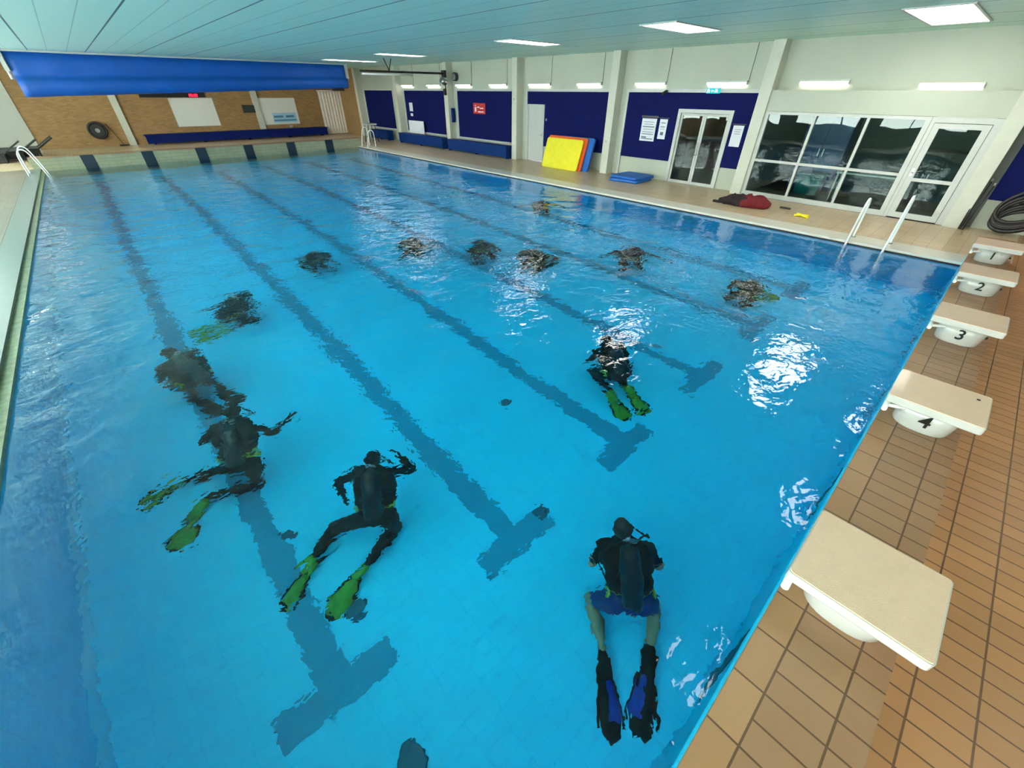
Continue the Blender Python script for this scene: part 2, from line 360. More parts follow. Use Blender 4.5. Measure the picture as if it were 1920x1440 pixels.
# left wall with windows (outside the picture, lights the hall)
bm = new(); bx(bm, XL-.2, XL, YN, YF, -.1, .9); bx(bm, XL-.2, XL, YN, YF, 3.0, H)
ys = [YN+.2+4.5*k for k in range(9)]
for y in ys + [YF-.3]: bx(bm, XL-.2, XL, y-.35, y+.35, .9, 3.0)
struct(obj('wall_left', bm, M['white_wall']))
for k in range(8):
    y0 = ys[k]+.35; y1 = ys[k+1]-.35
    fr = new()
    for a in (y0, (y0*2+y1)/3-.03, (y0+2*y1)/3-.03, y1-.06): bx(fr, XL-.14, XL-.04, a, a+.06, .9, 3.0)
    for z in (.9, 1.9, 2.94): bx(fr, XL-.14, XL-.04, y0, y1, z, z+.06)
    f = struct(obj('window_%d' % (k+2), fr, M['white_frame']))
    box_obj('pane', XL-.12, XL-.10, y0, y1, .9, 3.0, M['window_day'], f)
# right wall: boards are set into a white wall
SEG = [(30.1, 26.62), (25.15, 21.27), (20.05, 16.1), (15.07, 10.9), (10.07, 5.8)]
bm = new()
bx(bm, XW, XW+.25, 15.0, YF, -.1, H)                       # behind boards
bx(bm, XW, XW+.25, 8.05, 14.1, -.1, H); bx(bm, XW, XW+.25, 14.1, 15.0, 2.03, H); bx(bm, XW, XW+.25, 6.35, 8.05, 2.02, H)
bx(bm, XW, XW+.25, 5.45, 6.35, -.1, H); bx(bm, XW, XW+.25, .5, 5.45, 2.5, H); bx(bm, XW, XW+.25, YN, .5, -.1, H)
struct(obj('wall_right', bm, M['upper_wall']))
bm = new(); bx(bm, XW-.35, XW+.01, 30.75, YF, -.01, H); struct(obj('wall_corner_brick', bm, M['brick_y']))
# columns
for k, yk in enumerate((.66, 5.67, 10.68, 15.69, 20.70, 25.71, 30.72)):
    bm = new(); bx(bm, 15.68, XW+.05, yk-.30, yk, -.01, H)
    lab = ['white column between the glass door and the hose coil', 'white column between the glass bay and the double doors', 'white column between the double doors and the yellow mat', 'white column left of the single white door', 'white column between the two long blue benches', 'white column beside the shortest blue bench', 'white column at the far corner beside the brick'][k]
    o = struct(obj('column', bm, M['column'], bevel=.01)); tag(o, lab, 'column')
# navy boards
bl = ['navy wall board above the shortest bench in the far corner', 'navy wall board with the small white notice and leaning white sheet', 'navy wall board carrying the red sign', 'navy wall board beside the single white door behind the mats', 'navy wall board around the glass double doors', 'navy wall board behind the coiled hose']
for k, (ya, yb) in enumerate(SEG + [(.36, -6.2)]):
    bm = new()
    zb = .60
    if k == 3: bx(bm, XW-.03, XW+.005, yb, 14.06, zb, 2.5); bx(bm, XW-.03, XW+.005, 14.06, ya, 2.06, 2.5)
    elif k == 4: bx(bm, XW-.03, XW+.005, yb, 6.33, zb, 2.5); bx(bm, XW-.03, XW+.005, 6.33, 8.1, 2.08, 2.5); bx(bm, XW-.03, XW+.005, 8.1, ya, zb, 2.5)
    else: bx(bm, XW-.03, XW+.005, yb, ya, zb, 2.5)
    tag(obj('wall_panel', bm, M['navy']), bl[k], 'wall panel')
    bm = new(); bx(bm, XW-.055, XW+.0, yb-.05, ya+.09, 2.5, 2.59); bx(bm, XW-.055, XW, ya+.005, ya+.085, 0.0 if k > 2 else .605, 2.495)
    if k < 3: bx(bm, XW-.09, XW, yb, ya+.05, .54, .60)
    struct(obj('trim_%d' % (k+1), bm, M['white_frame']))
# ------------------------------------------------------------------ glass bay with store room
GX = 15.76
bm = new(); bx(bm, GX, XW+.05, .66, 5.40, 2.10, 2.57); struct(obj('trim_fascia', bm, M['upper_wall'], bevel=.006))
bm = new()
for z0, z1 in ((0, .12), (.90, .96), (2.03, 2.095)): [bx(bm, GX, GX+.08, a, b, z0, z1) for a, b in ((1.92, 2.95), (3.01, 4.10), (4.16, 5.27))]
for y0, y1 in ((5.27, 5.37), (4.10, 4.16), (2.95, 3.01), (1.82, 1.92)): bx(bm, GX-.005, GX+.085, y0, y1, 0, 2.095)
win = struct(obj('window_1', bm, M['white_frame']))
for y0, y1 in ((4.16, 5.27), (3.01, 4.10), (1.92, 2.95)):
    for z0, z1 in ((.12, .90), (.96, 2.03)): box_obj('pane', GX+.035, GX+.04, y0, y1, z0, z1, M['glass'], win)
bm = new()
for z0, z1 in ((0.02, .14), (.82, .89), (1.88, 1.98)): bx(bm, GX+.0, GX+.06, .92, 1.62, z0, z1)
for y0, y1 in ((1.62, 1.74), (.80, .92)): bx(bm, GX, GX+.06, y0, y1, 0.02, 1.98)
door = struct(obj('door_1', bm, M['white_frame']))
for z0, z1 in ((.14, .82), (.89, 1.88)): box_obj('pane', GX+.03, GX+.035, .92, 1.62, z0, z1, M['glass'], door)
bm = new(); tube(bm, [(GX-.005, 1.68, 1.0), (GX-.05, 1.68, 1.0), (GX-.055, 1.66, 1.0), (GX-.055, 1.56, 1.0)], .01, 8); bx(bm, GX-.01, GX+.005, 1.655, 1.705, .92, 1.08)
obj('door_handle', bm, M['steel'], door)
bm = new(); bx(bm, GX+.005, GX+.09, 1.745, 1.815, 0, 2.095); bx(bm, GX+.005, GX+.09, .66, .79, 0, 2.095); bx(bm, GX+.005, GX+.09, .79, 1.745, 1.99, 2.1)
struct(obj('trim_door_1', bm, M['white_frame']))
# store room shell
bm = new(); bx(bm, XW+.3, 20.2, .4, 5.42, -.12, -.0); bx(bm, GX-.02, XW+.3, .66, 5.4, -.12, -.002); struct(obj('floor_store', bm, M['room_floor']))
for nm, c in (('wall_store_back', (20, 20.2, .3, 5.5, 0, 2.6)), ('wall_store_near', (16.0, 20, .2, .4, 0, 2.6)), ('wall_store_far', (16.1, 20, 5.42, 5.6, 0, 2.6)), ('ceiling_store', (XW+.06, 20.2, .2, 5.6, 2.6, 2.7))):
    struct(box_obj(nm, *c, M['room_dark']))
for yy, lab in ((4.0, 'added tube lamp lighting the store room behind the first pane'), (2.2, 'added tube lamp lighting the store room near the door')):  # added lamps that light the store room from inside
    t = thing('added_tube_lamp', lab, 'lamp', (17.6, yy, 2.6)); bm = new(); bx(bm, -.6, .6, -.05, .05, -.04, 0); obj('housing', bm, M['white_plastic'], t)
    bm = new(); tube(bm, [(-.58, 0, -.06), (.58, 0, -.06)], .018); obj('tube', bm, M['tube_light'], t)
def locker(name, lab, cat, x0, x1, y0, y1, z1, m):
    t = thing(name, lab, cat, ((x0+x1)/2, (y0+y1)/2, 0)); dx, dy = (x1-x0)/2, (y1-y0)/2
    bm = new(); bx(bm, -dx, dx, -dy, dy, 0, z1); obj('body', bm, m, t, .01)
    for s in (-1, 1):
        bm = new(); a, b = (-dy+.02, -.01) if s < 0 else (.01, dy-.02); bx(bm, -dx-.025, -dx-.002, a, b, .04, z1-.04); d = obj('door', bm, m, t, .004)
        bm = new(); bx(bm, -dx-.045, -dx-.025, s*.06-.012, s*.06+.012, z1*.45, z1*.55); obj('handle', bm, M['steel'], d)
    return t
locker('locker', 'tall blue locker inside the store room behind the glass', 'locker', 18.2, 18.8, 3.7, 4.9, 2.05, M['room_blue'])
locker('cabinet', 'low grey cabinet inside the store room near the door', 'cabinet', 18.9, 19.6, 1.0, 2.4, 1.2, M['room_dark'])
t = thing('storage_crate', 'teal crate on the store room floor behind the lower middle pane', 'crate', (17.5, 4.1, 0))
bm = new(); loft(bm, [[(p[0], p[1], z) for p in rrect(.5*s, .7*s, .05)] for s, z in ((.9, 0), (1, .5))]); obj('bin', bm, M['teal'], t)
bm = new(); loft(bm, [[(p[0], p[1], z) for p in rrect(.54, .74, .05)] for z in (.5, .55)]); obj('lid', bm, M['teal'], t)
t = thing('work_table', 'white legged table inside the store room behind the lower right pane', 'table', (16.9, 2.6, 0))
bm = new(); bx(bm, -.3, .3, -.75, .75, .72, .76); obj('table_top', bm, M['white_plastic'], t, .01)
for sx in (-1, 1):
    for sy in (-1, 1):
        bm = new(); tube(bm, [(sx*.26, sy*.7, .72), (sx*.26, sy*.7, 0)], .02); obj('leg', bm, M['white_tube'], t)
# ------------------------------------------------------------------ single white door
bm = new(); bx(bm, XW-.02, XW+.03, 14.1, 15.0, 0.02, 2.02); d = struct(obj('door_2', bm, M['white_frame'], bevel=.003))
bm = new(); tube(bm, [(XW-.02, 14.18, 1.0), (XW-.07, 14.18, 1.0), (XW-.07, 14.30, 1.0)], .01, 8); bx(bm, XW-.028, XW-.018, 14.155, 14.205, .93, 1.08); obj('door_handle', bm, M['steel'], d)
bm = new(); bx(bm, XW-.05, XW+.02, 15.0, 15.07, 0, 2.07); bx(bm, XW-.05, XW+.02, 14.05, 14.1, 0, 2.07); bx(bm, XW-.05, XW+.02, 14.1, 15.0, 2.02, 2.07); struct(obj('trim_door_2', bm, M['white_frame']))
# ------------------------------------------------------------------ glass double doors with corridor
bm = new()
bx(bm, XW-.06, XW+.08, 8.0, 8.1, 0, 2.08); bx(bm, XW-.06, XW+.08, 6.33, 6.43, 0, 2.08); bx(bm, XW-.06, XW+.08, 6.43, 8.0, 1.98, 2.08); bx(bm, XW-.02, XW+.05, 6.43, 8.0, 0, .02)
struct(obj('trim_door_3', bm, M['white_frame']))
for k, (ya, yb) in enumerate(((7.22, 8.0), (6.43, 7.21))):
    bm = new(); bx(bm, XW, XW+.05, ya, ya+.06, .02, 1.97); bx(bm, XW, XW+.05, yb-.06, yb, .02, 1.97); bx(bm, XW, XW+.05, ya+.06, yb-.06, .02, .08); bx(bm, XW, XW+.05, ya+.06, yb-.06, 1.91, 1.97)
    d = struct(obj('door_%d' % (k+3), bm, M['white_frame']))
    box_obj('pane', XW+.022, XW+.027, ya+.06, yb-.06, .08, 1.91, M['glass'], d)
    yh = ya+.03 if k == 0 else yb-.03
    bm = new(); tube(bm, [(XW, yh, .85), (XW-.05, yh, .87), (XW-.05, yh, 1.18), (XW, yh, 1.2)], .011, 8); obj('door_handle', bm, M['steel'], d)
bm = new(); bx(bm, XW+.3, 22, 5.7, 9.5, -.12, 0); bx(bm, XW, XW+.3, 6.35, 8.05, -.12, 0); struct(obj('floor_corridor', bm, M['room_floor']))
for nm, c in (('wall_corridor_back', (22, 22.2, 5.6, 9.6, 0, 2.7)), ('wall_corridor_near', (XW+.3, 22, 5.6, 5.7, 0, 2.7)), ('wall_corridor_far', (XW+.3, 22, 9.5, 9.6, 0, 2.7)), ('ceiling_corridor', (XW+.25, 22.2, 5.6, 9.6, 2.7, 2.8))):
    struct(box_obj(nm, *c, M['wood']))
t = thing('ceiling_lamp', 'added lamp lighting the corridor behind the double doors', 'lamp', (18.6, 7.4, 2.7)); bm = new(); bx(bm, -.3, .3, -.3, .3, -.03, 0); obj('frame', bm, M['white_frame'], t)  # added lamp, lights the corridor behind the glass
bm = new(); bx(bm, -.27, .27, -.27, .27, -.035, -.03); obj('diffuser', bm, M['lamp'], t)
t = thing('shop_counter', 'brown wooden counter seen through the glass double doors', 'counter', (20.0, 8.55, 0))
bm = new(); bx(bm, -.5, .5, -.8, .8, 0, 1.0); obj('body', bm, M['wood'], t, .01)
bm = new(); bx(bm, -.6, .55, -.85, .85, 1.0, 1.05); obj('counter_top', bm, M['room_dark'], t, .01)
t = thing('hatch_window', 'lit cream hatch window high behind the right double door', 'window', (22.0, 8.2, 1.35))
bm = new(); bx(bm, -.02, .0, -.8, .8, 0, .8); obj('pane', bm, emit('lit hatch', (235, 205, 160), .7), t)
bm = new()
for a in (-.84, -.02, .8): bx(bm, -.06, 0, a, a+.04, -.04, .84)
bx(bm, -.06, 0, -.84, .84, -.04, 0); bx(bm, -.06, 0, -.84, .84, .8, .84); obj('frame', bm, M['wood'], t)

# ------------------------------------------------------------------ ceiling lamps
def ceiling_lamp(x0, x1, y0, y1, lab):
    t = thing('ceiling_lamp', lab, 'lamp', ((x0+x1)/2, (y0+y1)/2, H), 0, 'square recessed lamps in the hall ceiling'); dx, dy = (x1-x0)/2, (y1-y0)/2
    bm = new(); bx(bm, -dx-.04, dx+.04, -dy-.04, -dy, -.02, 0); bx(bm, -dx-.04, dx+.04, dy, dy+.04, -.02, 0); bx(bm, -dx-.04, -dx, -dy, dy, -.02, 0); bx(bm, dx, dx+.04, -dy, dy, -.02, 0)
    obj('frame', bm, M['white_frame'], t)
    bm = new(); bx(bm, -dx, dx, -dy, dy, -.012, -.001); obj('diffuser', bm, M['lamp'], t)
ceiling_lamp(12.15, 14.75, 1.60, 2.42, 'large bright ceiling panel above the glass bay, largest in view')
ceiling_lamp(10.85, 12.7, 5.70, 6.45, 'bright ceiling panel in line with the double doors')
ceiling_lamp(10.85, 12.7, 10.35, 11.0, 'bright ceiling panel above the yellow mat')
ceiling_lamp(10.85, 12.7, 17.4, 18.0, 'narrow looking ceiling panel just before the hanging black bar')
ceiling_lamp(10.85, 13.2, 22.4, 23.0, 'farthest bright ceiling panel beside the blue rolled sheeting')
for x in (5.0, 8.9, 12.4): ceiling_lamp(x-.6, x+.6, -.32, .05, 'bright narrow ceiling lamp over the starting blocks')
ceiling_lamp(-2.2, -1.0, 29.3, 29.9, 'ceiling lamp over the black loungers')
for x in (3.2, 7.6, 12.6): ceiling_lamp(x-.7, x+.7, 29.0, 29.6, 'added fill lamp over the far deck behind the rolled sheeting')  # added lamps to brighten the far deck and brick wall
for x in (1.0, 6.5, 12.0): ceiling_lamp(x-.8, x+.8, -3.6, -2.8, 'added fill lamp over the near deck behind the starting blocks')  # added unseen lamps that fill the near deck and blocks
# ------------------------------------------------------------------ wall strip lights
def strip(y0, y1, z, lab):
    t = thing('strip_light', lab, 'lamp', (XW, (y0+y1)/2, z), 0, 'fluorescent strip lights along the right wall'); d = (y1-y0)/2
    bm = new(); bx(bm, -.10, 0, -d, d, .0, .04); bx(bm, -.10, -.0, -d-.015, -d, -.05, .04); bx(bm, -.10, 0, d, d+.015, -.05, .04); obj('housing', bm, M['white_plastic'], t)
    bm = new(); tube(bm, [(-.055, -d+.01, -.022), (-.055, d-.01, -.022)], .022, 10); obj('tube', bm, M['tube_light'], t)
    if y0 > 6:
        bm = new(); tube(bm, [(-.01, -d-.02, .0), (-.01, -d-.02, H-z)], .006, 6); obj('cable', bm, M['steel_dark'], t)
bays = ['in the bay with the white sheet', 'in the bay with the red sign', 'in the bay with the yellow mat', 'in the bay with the double doors', 'above the glass bay']
for k, (a, b) in enumerate(((24.1, 25.3), (21.5, 22.7), (18.9, 20.1), (16.4, 17.55), (13.8, 15.0), (11.3, 12.4), (8.75, 9.85), (6.2, 7.35), (3.75, 4.83), (1.3, 2.36))):
    strip(a, b, 2.74 if k < 9 else 2.67, 'lit strip light %s, %s one' % (bays[k//2], ('farther', 'nearer')[k % 2]))

# ------------------------------------------------------------------ starting blocks
def starting_block(x, num):
    nm = {1: 'smallest looking, in the far corner', 2: 'second from the corner', 3: 'middle of the row of five', 4: 'black dot on its plate', 5: 'closest of all'}[num]
    t = thing('starting_block', 'white starting block %s, %s' % ('numbered %d' % num if num < 5 else 'with the biggest sand coloured plate', nm), 'starting block', (x, -.24, PLAT), 0, 'starting blocks along the pool end')
    rings = []
    N = 32
    for z, rx, ry in ((0, .165, .17), (.012, .172, .177), (.1, .185, .19), (.2, .198, .205)):
        rings.append([(.0+rx*(abs(math.cos(a))**.75*math.copysign(1, math.cos(a))), ry*(abs(math.sin(a))**.75*math.copysign(1, math.sin(a))), z) for a in [2*math.pi*k/N for k in range(N)]])
    bm = new(); loft(bm, rings); obj('pedestal', bm, M['white_plastic'], t)
    bm = new(); loft(bm, [[(p[0]*s, p[1]*s, z) for p in rrect(.53, .55, .02, 3)] for s, z in ((.985, .205), (1, .212), (1, .262))], smooth=False)
    pl = obj('plate', bm, M['white_plastic'], t)
    bm = new(); loft(bm, [[(p[0]*s, p[1]*s, z) for p in rrect(.518, .538, .018, 3)] for s, z in ((1, .262), (.997, .2665))], smooth=False)
    obj('grip_surface', bm, M['grit_top'], pl)
    bm = new()
    for s in (-1, 1): tube(bm, [(s*.15, .13, .15), (s*.17, .235, .13)], .014, 8)
    tube(bm, [(-.25, .245, .13), (.25, .245, .13)], .018, 8)
    h = obj('grab_bar', bm, M['white_tube'], t)
    if num < 5:
        me = text_mesh(str(num), .15); o = bpy.data.objects.new('number', me); COL.objects.link(o); o.parent = t
        if not me.materials: me.materials.append(M['number'])
        # on the side facing the next block, set against the flared pedestal
        o.matrix_local = Matrix.Translation((-.197, -.005, .115)) @ Matrix.Rotation(math.radians(-90), 4, 'Z') @ Matrix.Rotation(math.radians(90+4), 4, 'X')
    if num == 4:
        bm = new(); loft(bm, [[(.15+.012*math.cos(a*.6283), -.2+.012*math.sin(a*.6283), z) for a in range(10)] for z in (.262, .269)]); obj('plug', bm, M['number'], pl)
    bm = new(); loft(bm, [[(.02+.012*math.cos(a*.6283)-.02, -.205+.0*z, .12+.012*math.sin(a*.6283)) if False else (.012*math.cos(a*.6283), -.208+z, .09+.012*math.sin(a*.6283)) for a in range(10)] for z in (0, .02)]); obj('bolt', bm, M['number'], t)
    return t
for x, n in ((3.55, 5), (5.65, 4), (7.67, 3), (9.58, 2), (11.38, 1)): starting_block(x, n)

# ------------------------------------------------------------------ pool ladders
def ladder(pts_list, lab, rungs, group='white pool ladders'):
    t = thing('pool_ladder', lab, 'ladder', pts_list[0][0], 0, group); o0 = Vector(pts_list[0][0])
    for pts in pts_list:
        bm = new(); tube(bm, catmull([Vector(p)-o0 for p in pts], 6), .021, 10); obj('rail', bm, M['white_tube'], t)
        bm = new(); b = Vector(pts[0])-o0; loft(bm, [[(b.x+.045*math.cos(a*.5236), b.y+.045*math.sin(a*.5236), b.z+z) for a in range(12)] for z in (0, .02)]); obj('foot_plate', bm, M['steel'], t)
    for a, b in rungs:
        bm = new(); a = Vector(a)-o0; b = Vector(b)-o0; c = (a+b)/2; d = (b-a)/2; bx(bm, c.x-.05-abs(d.x), c.x+.05+abs(d.x), c.y-abs(d.y)-.02, c.y+abs(d.y)+.02, c.z-.015, c.z+.015); obj('rung', bm, M['white_tube'], t)
def rail_x(y, x0, sgn, h=.85):   # anchored on deck at x0, arches towards the pool along -sgn
    return [(x0, y, 0), (x0+.0, y, .5*h), (x0-sgn*.03, y, .85*h), (x0-sgn*.14, y, h), (x0-sgn*.27, y, .93*h), (x0-sgn*.36, y, .6*h), (x0-sgn*.46, y, 0), (x0-sgn*.5, y, -.5), (x0-sgn*.5, y, -1.3)]
ladder([rail_x(1.80, 13.04, 1, .78), rail_x(1.16, 13.04, 1, .92)], 'white pool ladder rails by the glass door on the right pool edge', [])
ladder([rail_x(25.1-.3, 13.25, 1, .88), rail_x(24.1, 13.25, 1, .78)], 'white pool ladder at the far right corner in front of the shortest bench', [((12.75, 24.1, z), (12.75, 24.8, z)) for z in (-.4, -.7)])
ladder([rail_x(23.9, -.36, -1, .84), rail_x(23.2, -.36, -1, .8)], 'white pool ladder at the far left corner by the black loungers', [((.14, 23.2, z), (.14, 23.9, z)) for z in (-.4, -.7)])

# ------------------------------------------------------------------ rolled sheeting across the far end
t = thing('rolled_curtain', 'long blue rolled sheeting hanging under the ceiling across the far end', 'curtain', (6.5, 25.6, H))
def canopy(zb_l, zb_r):
    bm = new(); prof = [(0, 0), (-.03, -.25), (-.05, -.50), (-.02, -.56), (-.16, -.60), (-.21, -.74), (-.19, -.90), (-.09, -1.0), (.06, -1.0), (.18, -.9), (.22, -.7), (.2, -.3), (.18, 0)]
    nx = 60; rows = []
    for i in range(nx+1):
        x = .60+(12.95-.60)*i/nx; s = (H-(zb_l+(zb_r-zb_l)*i/nx))
        rows.append([(x-6.5, p[0]+.012*math.sin(x*5.1+k), p[1]*s+.008*math.sin(x*3.3+k*2)*(k not in (0, 12))) for k, p in enumerate(prof)])
    loft(bm, rows); return bm
obj('sheeting', canopy(2.24, 2.59), M['canopy'], t)
bm = new(); bx(bm, -6.1, 6.6, -.09, .25, -.06, -.005); obj('top_rail', bm, M['white_frame'], t)
for sx in (-5.98, 6.5):
    bm = new(); bx(bm, sx-.06, sx+.06, -.14, .2, -.62, -.02); tube(bm, [(sx, .0, -.6), (sx, .0, -.85)], .05); obj('end_bracket', bm, M['white_plastic'], t, .01)
bm = new(); bx(bm, 5.6, 6.2, -.1, .1, -1.14, -1.02); obj('motor', bm, M['black'], t)

# ------------------------------------------------------------------ far wall things
def wallboard(x0, x1, z0, z1, lab, name='whiteboard'):
    t = thing(name, lab, 'whiteboard', ((x0+x1)/2, YF, z0), 0, 'whiteboards on the brick wall'); d = (x1-x0)/2; h = z1-z0
    bm = new(); bx(bm, -d, d, -.03, 0, 0, h); obj('board', bm, M['board_white'], t, .004)
    bm = new(); bx(bm, -d-.02, d+.02, -.04, 0, -.02, 0); bx(bm, -d-.02, d+.02, -.04, 0, h, h+.02); bx(bm, -d-.02, -d, -.04, 0, 0, h); bx(bm, d, d+.02, -.04, 0, 0, h); obj('frame', bm, M['white_frame'], t)
    return t
wallboard(5.87, 7.98, .76, 2.09, 'large glossy whiteboard under the red digital timer')
tb = wallboard(10.45, 12.6, .70, 2.07, 'whiteboard with a pale blue pool chart, right of the dark monitor')
for z in (0.3, .95):
    pass
t = thing('wall_chart', 'pale blue chart with horizontal bars fixed on the right whiteboard', 'chart', (11.75, YF-.042, .80))
bm = new(); bx(bm, -.72, .72, -.012, 0, 0, .50); obj('sheet', bm, mat('pale blue chart', (150, 196, 214), .5), t)
bm = new(); bx(bm, -.66, -.08, -.016, -.012, .25, .36); bx(bm, .06, .58, -.016, -.012, .25, .36); bx(bm, -.7, .68, -.016, -.012, .07, .14); obj('bars', bm, mat('blue bars', (70, 120, 160), .5), t)
t = thing('digital_timer', 'long black timer display with red digits above the left whiteboard', 'timer', (6.16, YF-.01, 2.13))
bm = new(); bx(bm, -1.52, 1.52, -.1, 0, 0, .36); obj('housing', bm, M['black'], t, .01)
me = text_mesh('88:88', .2); me.materials.append(M['red_digit']); o = bpy.data.objects.new('digits', me); COL.objects.link(o); o.parent = t
o.matrix_local = Matrix.Translation((.95, -.104, .085)) @ Matrix.Rotation(math.radians(90), 4, 'X')
t = thing('monitor', 'small dark monitor on the brick wall between the two whiteboards', 'monitor', (9.8, YF, 1.35))
bm = new(); bx(bm, -.36, .36, -.12, -.04, 0, .38); bx(bm, -.08, .08, -.05, 0, .1, .28); obj('casing', bm, M['black'], t, .01)
bm = new(); bx(bm, -.31, .31, -.124, -.118, .04, .34); obj('screen', bm, mat('unlit grey screen', (58, 64, 62), .2), t)
t = thing('wall_faucet', 'small white shower tap fitting under the right whiteboard', 'tap', (12.0, YF, .5))
bm = new(); bx(bm, -.1, .1, -.1, 0, 0, .12); tube(bm, [(0, -.08, .05), (0, -.2, .04), (0, -.22, -.05)], .02); obj('tap_body', bm, M['white_plastic'], t)
# hose reel on the wall
t = thing('hose_reel', 'round dark fire hose reel on the brick wall above the left far corner', 'hose reel', (2.25, YF-.06, .74))
bm = new(); N = 28
for k, (r, y) in enumerate(((.36, -.1), (.33, -.16), (.30, -.2), (.37, -.2), (.34, -.26))):
    tube(bm, [(r*math.cos(2*math.pi*i/N), y, r*math.sin(2*math.pi*i/N)) for i in range(N)], .03, 8, closed=True)
obj('hose', bm, M['dark_rubber'], t)
bm = new()
for y in (-.06, -.3): loft(bm, [[(r*math.cos(2*math.pi*i/N), y+dy, r*math.sin(2*math.pi*i/N)) for i in range(N)] for r, dy in ((.28, 0), (.28, .015))])
obj('drum', bm, M['steel_dark'], t)
bm = new(); tube(bm, [(0, .055, 0), (0, -.34, 0)], .06, 12); loft(bm, [[(.1*math.cos(a*.5236), y, .1*math.sin(a*.5236)) for a in range(12)] for y in (-.31, -.33)]); obj('hub', bm, M['steel'], t)
t = thing('push_broom', 'thin brown broom leaning on the brick wall beside the hose reel', 'broom', (3.0, YF-.35, 0))
bm = new(); tube(bm, [(0.05, 0, .05), (-.3, .30, 1.0)], .018, 8); obj('handle', bm, M['wood'], t)
bm = new(); bx(bm, -.15, .25, -.04, .04, 0, .07); obj('brush_head', bm, M['dark_rubber'], t)
# navy bench along the far wall
t = thing('bench', 'long navy bench standing along the tan brick wall', 'bench', (9.0, 32.75, 0), 0, 'blue benches around the pool hall')
bm = new(); bx(bm, -4.95, 5.05, -.3, .3, .42, .48); obj('seat', bm, M['navy_bench'], t, .01)
bm = new(); bx(bm, -4.93, 5.03, -.27, -.22, .07, .42); obj('front_panel', bm, M['navy_bench'], t)
for x in (-4.6, -2.2, .2, 2.6, 4.7):
    bm = new(); bx(bm, x-.03, x+.03, -.2, .26, 0, .42); obj('support', bm, M['navy_bench'], t)
# curtain at the far right
t = thing('curtain', 'off white curtain hanging in the far right corner of the brick wall', 'curtain', (15.1, YF-.15, 0))
bm = new(); n = 90; A = []; 
for i in range(n+1):
    u = i/n; A.append((u*1.9-.95, .018*math.sin(u*60)+.012*math.sin(u*17+1)))
v0 = [[bm.verts.new((x, y*(.45+.55*(1-z/2.4))+dy, z)) for x, y in A] for z, dy in ((0.03, 0), (1.2, 0), (2.42, 0))]
v1 = [[bm.verts.new((x, y*(.45+.55*(1-z/2.4))+.012, z)) for x, y in A] for z in (0.03, 1.2, 2.42)]
for V in (v0, v1):
    for a, b in zip(V, V[1:]):
        for i in range(n): bm.faces.new((a[i], a[i+1], b[i+1], b[i])).smooth = True
obj('cloth', bm, M['curtain'], t)
bm = new(); tube(bm, [(-1.0, 0, 2.46), (1.0, 0, 2.46)], .025, 8); obj('rod', bm, M['white_tube'], t)
# black loungers stacked at the far left
def lounger(x, y, z, rz, lab):
    t = thing('sun_lounger', lab, 'lounger', (x, y, z), rz, 'black loungers at the far left corner')
    bm = new(); bx(bm, -.9, .35, -.3, .3, .24, .35); obj('bed', bm, M['black'], t, .01)
    bm = new(); bx(bm, 0, .75, -.3, .3, 0, .05, mtx=Matrix.Translation((.33, 0, .30)) @ Matrix.Rotation(math.radians(-32), 4, 'Y')); obj('backrest', bm, M['black'], t, .01)
    for sy in (-.29, .27):
        bm = new(); bx(bm, -.75, .25, sy, sy+.02, .06, .235); obj('side_panel', bm, M['black'], t)
    for sx in (-.8, .3):
        for sy in (-.26, .26):
            bm = new(); bx(bm, sx-.03, sx+.03, sy-.03, sy+.03, 0, .3); obj('leg', bm, M['black'], t)
lounger(-1.45, 28.3, 0, 0, 'black plastic lounger directly behind the left pool ladder, nearest the water')
lounger(-.95, 29.05, 0, .03, 'black plastic lounger at the far left, second from the water')
lounger(-.45, 29.8, 0, .05, 'black plastic lounger at the far left, second from the wall')
lounger(-.5, 30.6, 0, .02, 'black plastic lounger at the far left, nearest the brick wall')
# ------------------------------------------------------------------ right wall furniture
def long_bench(y0, y1, lab):
    t = thing('bench', lab, 'bench', (15.6, (y0+y1)/2, 0), 0, 'blue benches around the pool hall'); d = (y1-y0)/2
    bm = new(); bx(bm, -.22, .22, -d, d, .45, .50); obj('seat', bm, M['bench_blue'], t, .008)
    bm = new(); bx(bm, -.20, -.16, -d+.01, d-.01, .05, .45); obj('front_panel', bm, M['bench_blue'], t)
    for y in (-d+.04, 0, d-.04):
        bm = new(); bx(bm, -.16, .2, y-.03, y+.03, 0, .45); obj('support', bm, M['bench_blue'], t)
long_bench(26.7, 28.9, 'shortest dark blue bench in the far corner under the navy board')
long_bench(20.8, 25.3, 'dark blue bench with a white sheet standing on it')
long_bench(15.75, 20.3, 'dark blue bench below the red sign')
